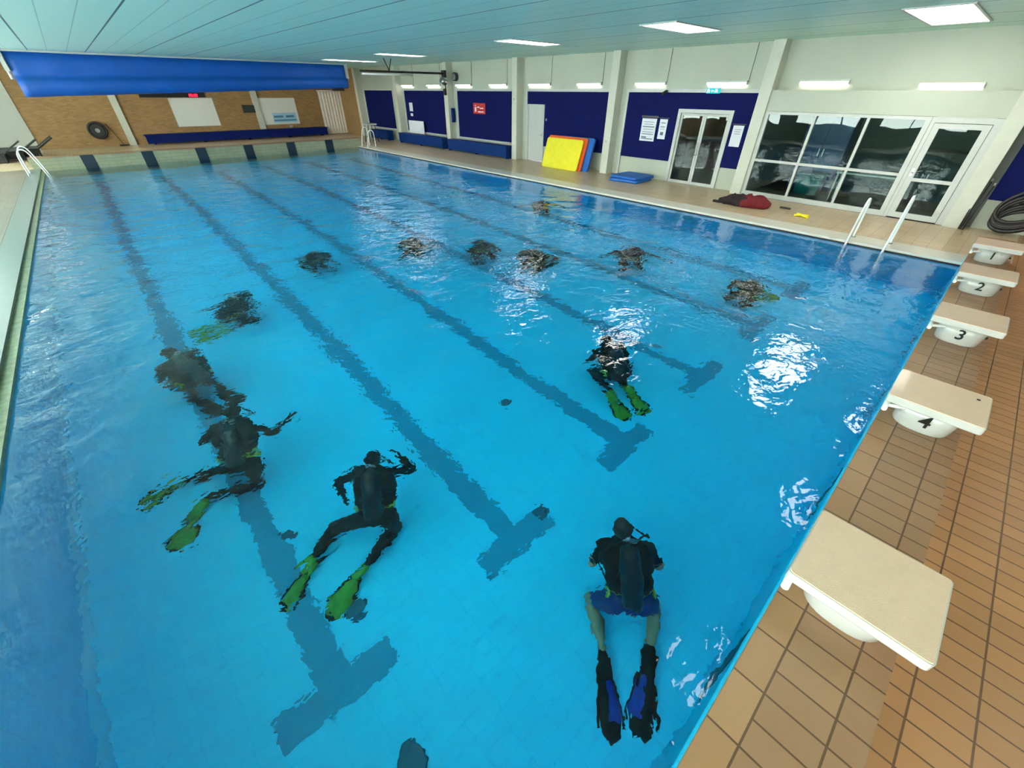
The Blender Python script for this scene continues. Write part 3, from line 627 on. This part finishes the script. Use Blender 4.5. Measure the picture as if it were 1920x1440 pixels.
# leaning mats
def lean_mat(x, y0, y1, h, th, m, lab, ang=17):
    t = thing('foam_mat', lab, 'mat', (x, (y0+y1)/2, 0), 0, 'foam mats leaning beside the white door')
    d = (y1-y0)/2
    bm = new(); pts = rrect(2*d, h, .09, 6); loft(bm, [[(xx, p[0]*s, p[1]*s+h/2) for p in pts] for s, xx in ((.985, 0), (1, .012), (1, th-.012), (.985, th))])
    o = obj('slab', bm, m, t); o.rotation_euler = (0, math.radians(ang), 0)
lean_mat(15.15, 11.42, 13.28, 1.07, .07, M['yellow'], 'bright yellow foam mat leaning outermost against the others')
lean_mat(15.25, 11.30, 13.30, 1.14, .08, M['orange'], 'orange foam mat just behind the yellow one')
lean_mat(15.36, 11.05, 12.7, 1.14, .10, M['blue_foam'], 'blue foam mat leaning behind the orange one', 16)
def flat_mat(x, y, z, rz, lab):
    t = thing('folded_mat', lab, 'mat', (x, y, z), rz, 'flat blue mats on the deck')
    bm = new(); pts = rrect(1.05, 1.1, .07, 5); loft(bm, [[(p[0]*s, p[1]*s, zz) for p in pts] for s, zz in ((.98, 0), (1, .015), (1, .07), (.98, .085))]); obj('slab', bm, M['blue_foam'], t)
flat_mat(15.18, 8.95, 0, .08, 'flat blue mat on the deck left of the double doors, underneath')
flat_mat(15.24, 8.93, .086, -.06, 'flat blue mat on the deck left of the double doors, on top')
# cloth heap, float, plate
t = thing('red_bag', 'dark red and black cloth bag lying on the right deck', 'bag', (14.25, 4.6, 0), math.radians(98))
def blob(bm, cx, cy, cz, rx, ry, rz_, seed, amp=.12, n=24, m_=14):
    rnd = random.Random(seed); ph = [rnd.uniform(0, 6) for _ in range(6)]; rows = []
    for j in range(1, m_):
        th = math.pi*j/m_; row = []
        for i in range(n):
            a = 2*math.pi*i/n; k = 1+amp*(math.sin(3*a+ph[0]+2*th)+.6*math.sin(5*a+ph[1]-3*th)+.5*math.sin(8*a+ph[2]+5*th))
            z = cz+rz_*math.cos(th)*k; row.append((cx+rx*math.sin(th)*math.cos(a)*k, cy+ry*math.sin(th)*math.sin(a)*k, max(z, .002)))
        rows.append(row)
    loft(bm, rows[::-1])
bm = new(); blob(bm, -.18, 0, .09, .38, .26, .19, 3); obj('bag_body', bm, M['red_cloth'], t, smooth=True)
bm = new(); blob(bm, .25, .02, .08, .36, .2, .17, 5, .16); tube(bm, catmull([(.4, 0, .06), (.6, .05, .04), (.85, 0, .02)], 5), .035, 8); obj('sleeve', bm, M['dark_cloth'], t, smooth=True)
t = thing('dive_float', 'small yellow float lying on the deck in front of the glass bay', 'float', (14.1, 3.15, 0))
bm = new(); tube(bm, catmull([(-.1, -.16, .03), (0, -.02, .03), (.1, .14, .03)], 4), .03, 8); tube(bm, catmull([(.1, -.12, .03), (0, 0, .035), (-.08, .15, .03)], 4), .028, 8); obj('body', bm, M['yellow'], t)
t = thing('lead_weight', 'small dark flat weight on the deck behind the yellow float', 'weight', (14.75, 3.75, 0))
bm = new(); loft(bm, [[(p[0], p[1], z) for p in rrect(.08, .26, .02, 3)] for z in (0, .03)]); obj('body', bm, M['steel_dark'], t)
# poles beside the column and hose coil
for k, (dy, hh) in enumerate(((0, .98), (.035, .93), (-.035, .9))):
    t = thing('steel_pole', ['thin dark steel pole leaning at the column corner, tallest', 'thin dark steel pole leaning at the column corner, closest to the column', 'thin dark steel pole leaning at the column corner, closest to the hose'][k], 'pole', (15.62, .33+dy, 0), 0, 'steel poles leaning by the hose')
    bm = new(); tube(bm, [(0, 0, 0), (.15, dy*1.2-.02, hh)], .011, 8); obj('shaft', bm, M['steel_dark'], t)
    bm = new(); tube(bm, [(.15, dy*1.2-.02, hh), (.153, dy*1.2-.02, hh+.06)], .018, 8); obj('tip', bm, M['steel'], t)
t = thing('hose_coil', 'large coil of ribbed dark hose piled on the deck against the navy board', 'hose', (15.72, -.42, 0))
bm = new(); rnd = random.Random(4)
for k in range(9):
    r = .33+rnd.uniform(-.04, .05); cz = .42+.035*k+rnd.uniform(-.02, .02); tl = rnd.uniform(.2, .5)+.05*k; ph = rnd.uniform(0, 6)
    tube(bm, [(-.0+r*.62*math.cos(a)*(.65), r*1.05*math.sin(a), max(.04, cz-.12+r*math.cos(a+.4)*math.sin(tl+.5)*.9)) for a in [2*math.pi*i/40 for i in range(40)]], .034, 8, closed=True)
obj('hose', bm, M['dark_rubber'], t)
bm = new(); bx(bm, .1, .3, -.04, .04, .55, .62); bx(bm, .28, .32, -.12, .12, .45, .8); tube(bm, [(.0, 0, .58), (.3, 0, .58)], .03, 8); obj('hook', bm, M['steel_dark'], t)
# notices
def notice(name, lab, y0, y1, z0, z1, x=XW-.032, lines=(), top=None, m='paper', cat='notice', group=None, leanx=0):
    t = thing(name, lab, cat, (x, (y0+y1)/2, z0), 0, group); d = (y1-y0)/2; h = z1-z0
    bm = new(); bx(bm, -.006, 0, -d, d, 0, h); obj('sheet', bm, M[m], t)
    if lines:
        bm = new()
        for (a, b, c, e) in lines: bx(bm, -.008, -.006, -d+2*d*a, -d+2*d*b, h*c, h*e)
        obj('print', bm, M['ink'], t)
    if top:
        bm = new(); bx(bm, -.012, 0, -d-.04, d+.04, h+.02, h+.02+top); obj('header', bm, M['steel_dark'], t)
    return t
txt = [(.1, .9, .30, .33), (.1, .9, .40, .42), (.15, .85, .52, .54), (.1, .9, .62, .66), (.2, .8, .74, .76), (.15, .85, .84, .86), (.1, .9, .08, .12), (.55, .9, .14, .2)]
notice('notice_board', 'larger white notice on the navy board left of the double doors', 8.82, 9.38, 1.13, 1.78, lines=txt, top=.06, group='notices beside the double doors')
notice('notice_board', 'narrow white notice next to the larger one, left of the double doors', 8.42, 8.70, 1.22, 1.78, lines=[(.2, .8, .8, .84), (.2, .8, .6, .64), (.2, .8, .5, .52), (.3, .7, .2, .36)], top=.02, group='notices beside the double doors')
notice('notice_board', 'white notice on the navy board right of the double doors', 5.93, 6.24, 1.18, 1.72, lines=[(.2, .8, .8, .82), (.2, .8, .7, .72), (.2, .8, .6, .62)], top=.02, group='notices beside the double doors')
notice('wall_notice', 'small hourglass shaped white notice on the second navy board', 24.4, 24.75, 1.55, 1.95)
notice('wall_notice', 'tiny white notice below the hourglass shaped one', 24.45, 24.7, 1.32, 1.45)
t = notice('drawing_sheet', 'white blank sheet standing on the bench against the navy board', 23.15, 24.75, .52, 1.12, x=15.85)
t = thing('safety_sign', 'red sign with a white figure on the navy board over the bench', 'sign', (XW-.03, 18.35, 1.62))
bm = new(); bx(bm, -.01, 0, -.44, .46, 0, .42); obj('plate', bm, M['red_sign'], t, .003)
bm = new(); bx(bm, -.014, -.01, .22, .34, .08, .26); tube(bm, [(-.013, .28, .30), (-.013, .28, .34)], .03, 8); bx(bm, -.014, -.01, -.02, .16, .24, .28); bx(bm, -.014, -.01, -.30, -.05, .2, .24); bx(bm, -.014, -.01, -.32, .1, .06, .1); obj('pictogram', bm, M['paper'], t)
t = thing('exit_sign', 'lit green exit sign with white pictograms above the double doors', 'sign', (XW-.06, 7.1, 2.48))
bm = new(); bx(bm, -.05, 0, -.20, .20, 0, .13); obj('housing', bm, M['exit_green'], t, .006)
bm = new()
for yy in (-.12, .12):
    bx(bm, -.055, -.05, yy-.012, yy+.012, .035, .08); tube(bm, [(-.053, yy, .09), (-.053, yy, .105)], .012, 8); bx(bm, -.055, -.05, yy-.035, yy+.03, .06, .07); bx(bm, -.055, -.05, yy-.03, yy-.008, .025, .035); bx(bm, -.055, -.05, yy+.03, yy+.05, .02, .11)
bx(bm, -.055, -.05, -.04, .04, .055, .07); bx(bm, -.055, -.05, .02, .045, .04, .085)
obj('pictogram', bm, M['exit_white'], t)
# small fittings on the wall
t = thing('security_camera', 'small grey camera on the white rail above the double doors', 'camera', (XW-.05, 8.62, 2.5))
bm = new(); tube(bm, [(0, 0, .05), (-.1, 0, .03)], .02, 8); obj('bracket', bm, M['steel'], t)
bm = new(); tube(bm, [(-.06, .0, .03), (-.2, .05, -.04)], .045, 12); obj('housing', bm, M['steel_dark'], t)
t = thing('wall_clock', 'round grey rimmed fixture high on the wall beside the black bar', 'clock', (15.95, 20.1, 3.05))
N = 24
bm = new(); loft(bm, [[(-x_, r*math.cos(2*math.pi*i/N), r*math.sin(2*math.pi*i/N)) for i in range(N)] for r, x_ in ((.17, -.1), (.17, .04), (.14, .05))]); obj('rim', bm, M['steel_dark'], t)
bm = new(); loft(bm, [[(-x_, r*math.cos(2*math.pi*i/N), r*math.sin(2*math.pi*i/N)) for i in range(N)] for r, x_ in ((.13, .048), (.13, .055))]); obj('face', bm, M['steel'], t)
t = thing('wall_box', 'small dark box on the column side beside the red sign board', 'box', (15.9, 20.52-.15, 1.2))
bm = new(); bx(bm, -.08, .08, -.08, .03, 0, .6); obj('casing', bm, M['bench_blue'], t, .01)
for (y, z, lab, w) in ((10.55, 1.0, 'small grey switch on the column beside the yellow mat', .05), (15.55, 2.2, 'small grey sensor on the column left of the white door', .04), (13.93, 1.52, 'small white key switch on the navy board beside the white door', .05)):
    bm = new(); bx(bm, -.02, 0, -w/2, w/2, 0, w*1.6); bx(bm, -.028, -.018, -w/4, w/4, w*.4, w*1.1)
    o = obj('wall_switch', bm, M['steel'], None, .003, (15.68 if y != 13.93 else XW-.03, y, z)); tag(o, lab, 'switch')
# hanging black bar with V chain
t = thing('hanging_bar', 'long black bar with a white tube below, hung from the ceiling near the far columns', 'bar', (13.2, 20.0, 3.12))
bm = new(); bx(bm, -2.08, 2.1, -.04, .04, .0, .075); obj('beam', bm, M['black'], t, .006)
bm = new(); bx(bm, 2.0, 2.12, -.12, .12, -.12, .16); obj('end_plate', bm, M['black'], t, .006)
bm = new(); tube(bm, [(-2.03, 0, -.055), (.4, 0, -.055)], .035, 10); obj('tube', bm, M['white_tube'], t)
bm = new(); tube(bm, [(-.75, 0, .07), (-.95, 0, .49)], .018, 8); tube(bm, [(-.75, 0, .07), (-.60, 0, .49)], .018, 8); obj('hanger', bm, M['black'], t)
t = thing('loudspeaker', 'grey speaker hanging at the right end of the black bar', 'speaker', (15.15, 19.9, 2.68))
bm = new(); tube(bm, [(-.12, 0, .25), (.12, 0, .12)], .13, 14); tube(bm, [(0, 0, .2), (0.02, 0, .34)], .02, 8); obj('horn', bm, M['steel'], t)
bm = new(); tube(bm, catmull([(0, -.05, .15), (.05, -.08, -.05), (0, -.06, -.12)], 4), .025, 8); bx(bm, -.06, .06, -.12, 0, -.35, -.1); obj('control_cable', bm, M['black'], t)
t = thing('lifeguard_seat', 'small white plastic seat behind the far right ladder', 'seat', (14.3, 26.6, 0))
bm = new(); bx(bm, -.3, .3, -.3, .3, .85, .93); obj('seat', bm, M['white_plastic'], t, .02)
for sx in (-1, 1):
    for sy in (-1, 1):
        bm = new(); tube(bm, [(sx*.2, sy*.2, .86), (sx*.28, sy*.28, 0)], .02, 8); obj('leg', bm, M['steel_dark'], t)

# ------------------------------------------------------------------ divers
M['neoprene'] = mat('black neoprene', (8, 9, 14), .7, noise=.25, nscale=8, spec=.2)
M['neoprene_red'] = mat('black neoprene with red panels', (30, 10, 16), .7, noise=.3, nscale=8, spec=.2)
M['skin'] = mat('skin', (196, 142, 112), .5, noise=.08)
M['bcd'] = mat('buoyancy vest', (5, 7, 14), .7, noise=.3, nscale=16, spec=.2)
M['tank_dark'] = mat('dark tank', (10, 12, 20), .4, noise=.1)
M['tank_grey'] = mat('grey tank', (54, 56, 56), .4, noise=.1)
M['fin_green'] = mat('yellow green fin', (84, 140, 16), .45, noise=.3, nscale=22)
M['fin_black'] = mat('black fin', (6, 8, 16), .6, noise=.15, spec=.2)
M['fin_blue'] = mat('blue fin blade', (14, 34, 150), .4, noise=.12)
M['shorts'] = mat('blue shorts', (8, 34, 104), .7, noise=.2)
M['trim_green'] = mat('lime strap', (150, 180, 40), .5, noise=.1)
M['mask'] = mat('mask skirt', (20, 20, 22), .3, noise=.1)
M['lens'] = mat('mask lens', (110, 140, 150), .08, noise=0)
def capsule(bm, a, b, ra, rb, seg=14):
    a, b = Vector(a), Vector(b); d = b-a
    if d.length < 1e-5: d = Vector((0, 0, 1e-4))
    t = d.normalized(); u = t.orthogonal().normalized(); w = t.cross(u); rows = []
    for k in range(0, 4):
        an = math.pi/2*(1-k/3.0)*.96; rows.append((a-t*ra*math.sin(an), ra*math.cos(an)))
    for k in range(0, 4):
        an = math.pi/2*(k/3.0)*.96; rows.append((b+t*rb*math.sin(an), rb*math.cos(an)))
    loft(bm, [[c+(u*math.cos(2*math.pi*i/seg)+w*math.sin(2*math.pi*i/seg))*max(r, .002) for i in range(seg)] for c, r in rows])
def ellipsoid(bm, c, ax, seg=18, rows=10):
    c = Vector(c); R_ = []
    for j in range(rows+1):
        th = math.pi*(.02+.96*j/rows)
        R_.append([c+ax[2]*math.cos(th)+ax[0]*(math.sin(th)*math.cos(2*math.pi*i/seg))+ax[1]*(math.sin(th)*math.sin(2*math.pi*i/seg)) for i in range(seg)])
    loft(bm, R_)
def remeshed(name, bm, m, voxel, parent, smooth_it=6):
    bmesh.ops.recalc_face_normals(bm, faces=bm.faces)
    me = bpy.data.meshes.new(name); bm.to_mesh(me); bm.free(); o = bpy.data.objects.new(name, me); COL.objects.link(o)
    r = o.modifiers.new('r', 'REMESH'); r.mode = 'VOXEL'; r.voxel_size = voxel
    s = o.modifiers.new('s', 'SMOOTH'); s.iterations = smooth_it; s.factor = .5
    dg = bpy.context.evaluated_depsgraph_get(); me2 = bpy.data.meshes.new_from_object(o.evaluated_get(dg))
    bpy.data.objects.remove(o); bpy.data.meshes.remove(me)
    me2.name = name; me2.materials.clear(); me2.materials.append(m)
    for p in me2.polygons: p.use_smooth = True
    o = bpy.data.objects.new(name, me2); COL.objects.link(o); o.parent = parent; return o
def hand(bm, w, tip_dir, palm_n, side=1, sc=1.0):
    """palm plus five bent fingers, growing from wrist w along tip_dir"""
    w = Vector(w); d = Vector(tip_dir).normalized(); n = Vector(palm_n); n = (n-d*n.dot(d)).normalized(); s = d.cross(n)*side
    ellipsoid(bm, w+d*.05*sc, (s*.043*sc, n*.018*sc, d*.058*sc))
    for k, (off, ln, sp) in enumerate(((-.032, .068, -.22), (-.011, .078, -.07), (.011, .074, .07), (.031, .058, .2))):
        b = w+d*.09*sc+s*off*sc; d1 = (d+s*sp).normalized()
        p1 = b+d1*ln*.45*sc; p2 = p1+(d1*.8+n*.6).normalized()*ln*.35*sc; p3 = p2+(d1*.4+n*.9).normalized()*ln*.25*sc
        capsule(bm, b-d*.02*sc, p1, .011*sc, .0105*sc, 8); capsule(bm, p1, p2, .0105*sc, .010*sc, 8); capsule(bm, p2, p3, .010*sc, .009*sc, 8)
    b = w+d*.03*sc-s*.035*sc; p1 = b+(d*.5-s*.9+n*.2).normalized()*.045*sc; p2 = p1+(d*.9-s*.35+n*.3).normalized()*.035*sc
    capsule(bm, b, p1, .013*sc, .012*sc, 8); capsule(bm, p1, p2, .012*sc, .010*sc, 8)
def fin(parent, ankle, tip, style, width=.105, inner=None):
    a, b = Vector(ankle), Vector(tip); d = b-a; L_ = d.length; t = d.normalized(); n = Vector((0, 0, 1)); n = (n-t*n.dot(t)).normalized(); s = t.cross(n)
    bm = new(); rows = []
    for k in range(5):                                              # foot pocket
        f = k/4; c = a+t*(L_*.04+L_*.34*f)+n*.0; rx = .05*(.75+.5*math.sin(f*2.6)); rz = .042*(1-f*.75)
        rows.append([c+s*rx*math.cos(2*math.pi*i/14)+n*(rz*math.sin(2*math.pi*i/14)+.01*(1-f)) for i in range(14)])
    loft(bm, rows, 0)
    rows = []
    for k in range(13):                                             # blade
        f = k/12; c = a+t*(L_*.26+L_*.74*f)+n*(.035*math.sin(f*2.2)*-1+.0); w = width*(.5+.52*min(1, f*1.5))*(1 if f < .9 else math.sqrt(max(0.02, 1-((f-.9)/.11)**2)))
        rows.append([c+s*q*w+n*(th+.010*math.cos(q*math.pi*3)) for q, th in ((-1, .004), (-.5, .006), (0, .006), (.5, .006), (1, .004), (1, -.004), (.5, -.004), (0, -.004), (-.5, -.004), (-1, -.004))])
    base = len(bm.faces); loft(bm, rows, 1)
    for sg in (-1, 1):
        tube(bm, [a+t*(L_*.26+L_*.62*f)+n*(.035*math.sin(f*.84*2.2)*-1)+s*sg*width*.97*(.5+.52*min(1, f*.84*1.5)) for f in [k/8 for k in range(9)]], .010, 6, mi=2)
    bm.faces.ensure_lookup_table()
    isg = 1 if inner is None or (Vector(inner)-a).dot(s) > 0 else -1
    if style == 'blue':
        for f_ in bm.faces:
            if f_.material_index == 1:
                c = f_.calc_center_median(); q = (c-a).dot(s); fr = (c-a).dot(t)/L_
                if fr > .8 or q*isg < -width*.12: f_.material_index = 2
    ms = {'blue': [M['fin_black'], M['fin_blue'], M['fin_black']], 'green': [M['fin_green'], M['fin_green'], M['fin_black']], 'black': [M['fin_black']]*3}[style]
    if style == 'green':
        for f_ in bm.faces:
            if f_.material_index == 1:
                c = f_.calc_center_median(); fr = (c-a).dot(t)/L_
                if fr > .93: f_.material_index = 2
    return obj('fin', bm, ms, parent)

def diver(lab, J, style='green', skin=False, suit='neoprene', tank='tank_dark', voxel=.011, group=None, origin=None):
    J = {k: Vector(v) for k, v in J.items()}
    P = J['pel']; o0 = Vector((P.x, P.y, FLOOR)) if origin is None else Vector(origin)
    t = thing('person', lab, 'person', o0, 0, group)
    J = {k: v-o0 for k, v in J.items()}; P = J['pel']; N_ = J['neck']; up = (N_-P).normalized()
    rt = (J['sr']-J['sl']); rt = (rt-up*rt.dot(up)).normalized(); back = rt.cross(up).normalized()*-1
    if back.z < 0 and abs(back.z) > .05: pass
    # the back faces away from where the knees point
    kn = (J['kl']+J['kr'])/2-P
    if back.dot(kn) > 0: back = -back
    if 'back' in J: back = J['back']+o0; back = (back-up*back.dot(up)).normalized()
    fwd = -back
    hd = (J['head']-N_).normalized(); hc = N_+hd*.13
    bm = new()
    ch = P+(N_-P)*.72; wa = P+(N_-P)*.36
    ellipsoid(bm, P, (rt*.165, back*.115, up*.13)); ellipsoid(bm, wa, (rt*.14, back*.10, up*.14)); ellipsoid(bm, ch, (rt*.175, back*.12, up*.18))
    capsule(bm, ch, N_+hd*.02, .10, .06)
    # head with brow, nose, chin, ears
    face = (fwd*.75+up*.0); face = (face-hd*face.dot(hd)).normalized(); er = hd.cross(face)
    ellipsoid(bm, hc+hd*.02, (er*.078, face*.096, hd*.11)); ellipsoid(bm, hc-hd*.06+face*.035, (er*.05, face*.05, hd*.05))
    capsule(bm, hc-hd*.01+face*.09, hc-hd*.035+face*.112, .012, .016)
    for s in (-1, 1): ellipsoid(bm, hc+er*.08*s-hd*.01, (er*.012, face*.02, hd*.032))
    ellipsoid(bm, hc-hd*.065+face*.085, (er*.026, face*.012, hd*.010))
    arms = {}
    for s, k in ((-1, 'l'), (1, 'r')):
        sh = J['s'+k]; sh = N_-up*.05+(sh-(N_-up*.05)).normalized()*.19
        capsule(bm, ch+up*.06, sh, .09, .065)
        el = J.get('e'+k); ha = J.get('h'+k)
        el = sh+((el-sh).normalized() if el is not None else (fwd*.45-up*.7+rt*s*.35).normalized())*.29
        ha = el+((ha-el).normalized() if ha is not None else (fwd*.75-rt*s*.5+up*.15).normalized())*.25
        capsule(bm, sh, el, .058, .044); capsule(bm, el, ha, .044, .028); hand(bm, ha, ha-el, (-rt*s+fwd*.3), s); arms[k] = (sh, el, ha)
        hip = P+rt*s*.095-up*.02; kn_ = J['k'+k]; an = J['a'+k]
        capsule(bm, hip, kn_, .10, .064); capsule(bm, kn_, kn_+(an-kn_)*.35, .062, .064); capsule(bm, kn_+(an-kn_)*.35, an, .064, .040)
        fd = (J['f'+k]-an).normalized(); capsule(bm, an, an+fd*.14, .038, .028)
    body = remeshed('body', bm, M['skin'] if skin else M[suit], voxel, t)
    # clothing and kit
    if skin:
        bm = new(); ellipsoid(bm, P, (rt*.178, back*.128, up*.12))
        for s, k in ((-1, 'l'), (1, 'r')):
            hip = P+rt*s*.095-up*.02; capsule(bm, hip, hip+(J['k'+k]-hip)*.62, .116, .098)
        remeshed('shorts', bm, M['shorts'], voxel, t)
        bm = new(); ellipsoid(bm, wa, (rt*.152, back*.112, up*.15)); ellipsoid(bm, ch, (rt*.187, back*.132, up*.19))
        for k in 'lr':
            a = arms[k]; capsule(bm, ch+up*.06, a[0], .10, .077); capsule(bm, a[0], a[0]+(a[1]-a[0])*.6, .072, .062)
        remeshed('wetsuit_top', bm, M['neoprene'], voxel, t)
        bm = new(); ellipsoid(bm, hc+hd*.035-face*.012, (er*.086, face*.098, hd*.108)); remeshed('hair', bm, mat('dark brown hair', (40, 28, 22), .6, noise=.3), voxel, t, 3)
    else:
        bm = new(); ellipsoid(bm, hc-hd*.03+face*.055, (er*.05, face*.05, hd*.065)); remeshed('face', bm, M['skin'], voxel, t, 3)
    bm = new()                                                       # vest: inflated jacket with side bladders and shoulder straps
    ellipsoid(bm, ch-up*.02+back*.055, (rt*.23, back*.13, up*.22)); ellipsoid(bm, wa+back*.04, (rt*.215, back*.13, up*.16))
    for s in (-1, 1):
        capsule(bm, wa+rt*s*.13+back*.02-up*.02, ch+rt*s*.15, .07, .06); capsule(bm, ch+rt*s*.12+up*.12+back*.05, ch+rt*s*.11+fwd*.10, .035, .035)
    remeshed('dive_vest', bm, M['bcd'], voxel, t, 4)
    bm = new()
    for s in (-1, 1):
        c = wa+rt*s*.17+back*.05-up*.10; tube(bm, [c+(rt*s*.02)+back*.045*math.cos(a)+up*.045*math.sin(a) for a in [2*math.pi*i/14 for i in range(14)]], .009, 6, closed=True)
    tube(bm, [P+up*.1+rt*.18*math.cos(a)+back*.135*math.sin(a) for a in [2*math.pi*i/24 for i in range(24)]], .012, 6, closed=True)
    obj('strap', bm, M['trim_green'], t)
    bm = new(); c0 = P+up*.04+back*.175; c1 = c0+up*.5                 # tank with shoulder and valve
    uu = rt; ww = back; rows = []
    for z, r in ((-.02, .05), (-.01, .08), (.02, .09), (.44, .09), (.49, .075), (.525, .04), (.53, .025), (.56, .025)):
        rows.append([c0+up*z+(uu*math.cos(2*math.pi*i/20)+ww*math.sin(2*math.pi*i/20))*r for i in range(20)])
    loft(bm, rows); tk = obj('air_tank', bm, M[tank], t)
    bm = new(); tube(bm, [c0+up*.565-rt*.05, c0+up*.565+rt*.06], .018, 8); tube(bm, [c0+up*.55, c0+up*.60], .022, 8); obj('valve', bm, M['steel'], tk)
    bm = new(); mouth = hc-hd*.06+face*.115
    tube(bm, catmull([c0+up*.57+rt*.05, c0+up*.62+rt*.16, N_+rt*.2+fwd*.06, mouth+rt*.06, mouth], 6), .009, 8)
    tube(bm, catmull([c0+up*.57-rt*.04, ch-rt*.2+up*.1+back*.1, ch-rt*.24-up*.05, wa-rt*.2-up*.05], 6), .008, 8)
    tube(bm, [mouth-face*.015, mouth+face*.03], .03, 10); obj('regulator', bm, M['cord'], t)
    bm = new(); ellipsoid(bm, hc+hd*.015+face*.085, (er*.068, face*.030, hd*.042)); tube(bm, [hc+hd*.02+er*.083*math.cos(a)+face*.1*math.sin(a) for a in [2*math.pi*i/24 for i in range(24)]], .008, 6, closed=True)
    mk = obj('mask', bm, M['mask'], t, smooth=True)
    bm = new(); ellipsoid(bm, hc+hd*.018+face*.106, (er*.056, face*.012, hd*.030)); obj('lens', bm, M['lens'], mk, smooth=True)
    for k in 'lr': fin(t, J['a'+k], J['f'+k], style, inner=(J['al']+J['ar'])/2)
    return t

d1 = dict(head=(3.76,1.09,-.83), neck=(3.76,1.02,-1.03), sl=(3.58,1.13,-1.08), sr=(3.87,.82,-1.08), pel=(3.52,.75,-1.43), kl=(3.42,1.05,-1.86), kr=(3.81,.61,-1.86), al=(3.18,.72,-1.89), ar=(3.51,.44,-1.89), fl=(2.75,.28,-1.92), fr=(2.91,.16,-1.92))
d2 = dict(head=(2.49,3.30,-.83), neck=(2.48,3.27,-1.03), sl=(2.29,3.38,-1.08), sr=(2.64,3.08,-1.08), pel=(2.30,2.93,-1.43), kl=(1.93,3.30,-1.86), kr=(2.40,2.90,-1.86), al=(1.64,3.12,-1.89), ar=(2.02,2.76,-1.89), fl=(1.23,2.90,-1.92), fr=(1.52,2.56,-1.92), er=(2.90,3.10,-1.28), hr=(2.80,3.35,-1.2), el=(2.05,3.50,-1.33), hl=(2.12,3.37,-1.68))
d3 = dict(head=(1.62,4.94,-.83), neck=(1.60,4.94,-1.03), sl=(1.40,4.92,-1.08), sr=(1.75,4.69,-1.08), pel=(1.47,4.46,-1.43), kl=(1.20,4.84,-1.83), kr=(1.52,4.37,-1.86), al=(.90,4.94,-1.89), ar=(1.02,4.53,-1.89), fl=(.45,4.93,-1.92), fr=(.63,4.08,-1.92), er=(1.88,4.50,-1.18), hr=(2.10,4.70,-1.2), el=(1.2,5.0,-1.35), hl=(1.3,5.2,-1.5))
diver('diver in blue shorts with bare legs and long blue fins, nearest the pool edge', d1, 'blue', True, voxel=.010)
diver('diver in a black wetsuit with green fins pointing down to the lower left', d2, 'green', False, 'neoprene', voxel=.010)
diver('diver reaching one arm out to the side with green fins spread apart', d3, 'green', False, 'neoprene', voxel=.010)
# kneeling pose shared by the divers farther out; origin on the floor below the pelvis, facing +y
kA = dict(head=(0,.16,1.13), neck=(0,.12,.93), sl=(-.19,.10,.88), sr=(.19,.10,.88), pel=(0,-.05,.42), kl=(-.17,.33,.09), kr=(.17,.33,.09), al=(-.15,-.08,.06), ar=(.15,-.08,.06), fl=(-.2,-.68,.03), fr=(.2,-.68,.03), el=(-.45,.22,.78), er=(.45,.22,.78), hl=(-.6,.4,.8), hr=(.6,.4,.8), back=(0,-1,.2))
kB = dict(head=(0,.30,1.02), neck=(0,.24,.84), sl=(-.19,.2,.80), sr=(.19,.2,.80), pel=(0,-.05,.42), kl=(-.15,.32,.10), kr=(.15,.32,.10), al=(-.12,-.1,.06), ar=(.12,-.1,.06), fl=(-.14,-.60,.03), fr=(.14,-.60,.03), el=(-.24,.22,.55), er=(.24,.22,.55), hl=(-.07,.36,.5), hr=(.07,.36,.5), back=(0,-.8,.5))
GROUP = 'divers kneeling on the pool floor'
def kneeler(base, x, y, rz, lab):
    o = copy_tree(base) if base.get('used') else base
    base['used'] = 1; o['used'] = 1
    o.location = (x, y, FLOOR+.001); o.rotation_euler = (0, 0, rz); o.scale = (1.12, 1.12, 1.06); o['label'] = lab; o['group'] = GROUP; return o
def proto(J, **k): return diver('x', {a: Vector(b)+(Vector((0, 0, FLOOR)) if a != 'back' else Vector((0, 0, 0))) for a, b in J.items()}, group=GROUP, origin=(0, 0, FLOOR), voxel=.016, **k)
pAb = proto(kA, style='black', tank='tank_grey', suit='neoprene_red'); pBb = proto(kB, style='black', tank='tank_grey'); pBg = proto(kB, style='green')
R_ = math.radians
def face_to(x, y, jit=0): return math.atan2(.16-y, 1.6-x)-math.pi/2+R_(jit)
kneeler(pBb, 1.42, 6.5, R_(20), 'dark diver just behind the diver who reaches out an arm')
kneeler(pBg, 2.25, 8.1, R_(-80), 'diver with a green fin trailing to the left, beyond the first group')
kneeler(pBb, 4.30, 9.6, face_to(4.3, 9.6, 20), 'lone dark diver in the far left half, apart from the row')
kneeler(pBb, 6.45, 9.0, face_to(6.45, 9, -20), 'diver at the left end of the row across the pool')
kneeler(pBb, 7.55, 7.8, face_to(7.55, 7.8, 15), 'round dark diver second from the left in the row across the pool')
kneeler(pBb, 8.10, 6.5, face_to(8.1, 6.5, -30), 'diver third in the row, just right of the round dark one')
kneeler(pAb, 9.75, 5.05, face_to(9.75, 5.05, 5), 'diver with both arms stretched wide in the right half of the row')
kneeler(pBg, 9.95, 2.5, R_(70), 'diver with yellow green fins nearest the right ladder')
kneeler(pAb, 11.3, 9.5, face_to(11.3, 9.5, 0), 'farthest diver, small and close to the right pool edge')
kneeler(pBg, 6.04, 2.78, R_(-22), 'dark diver with one bright green fin, alone opposite starting block four')
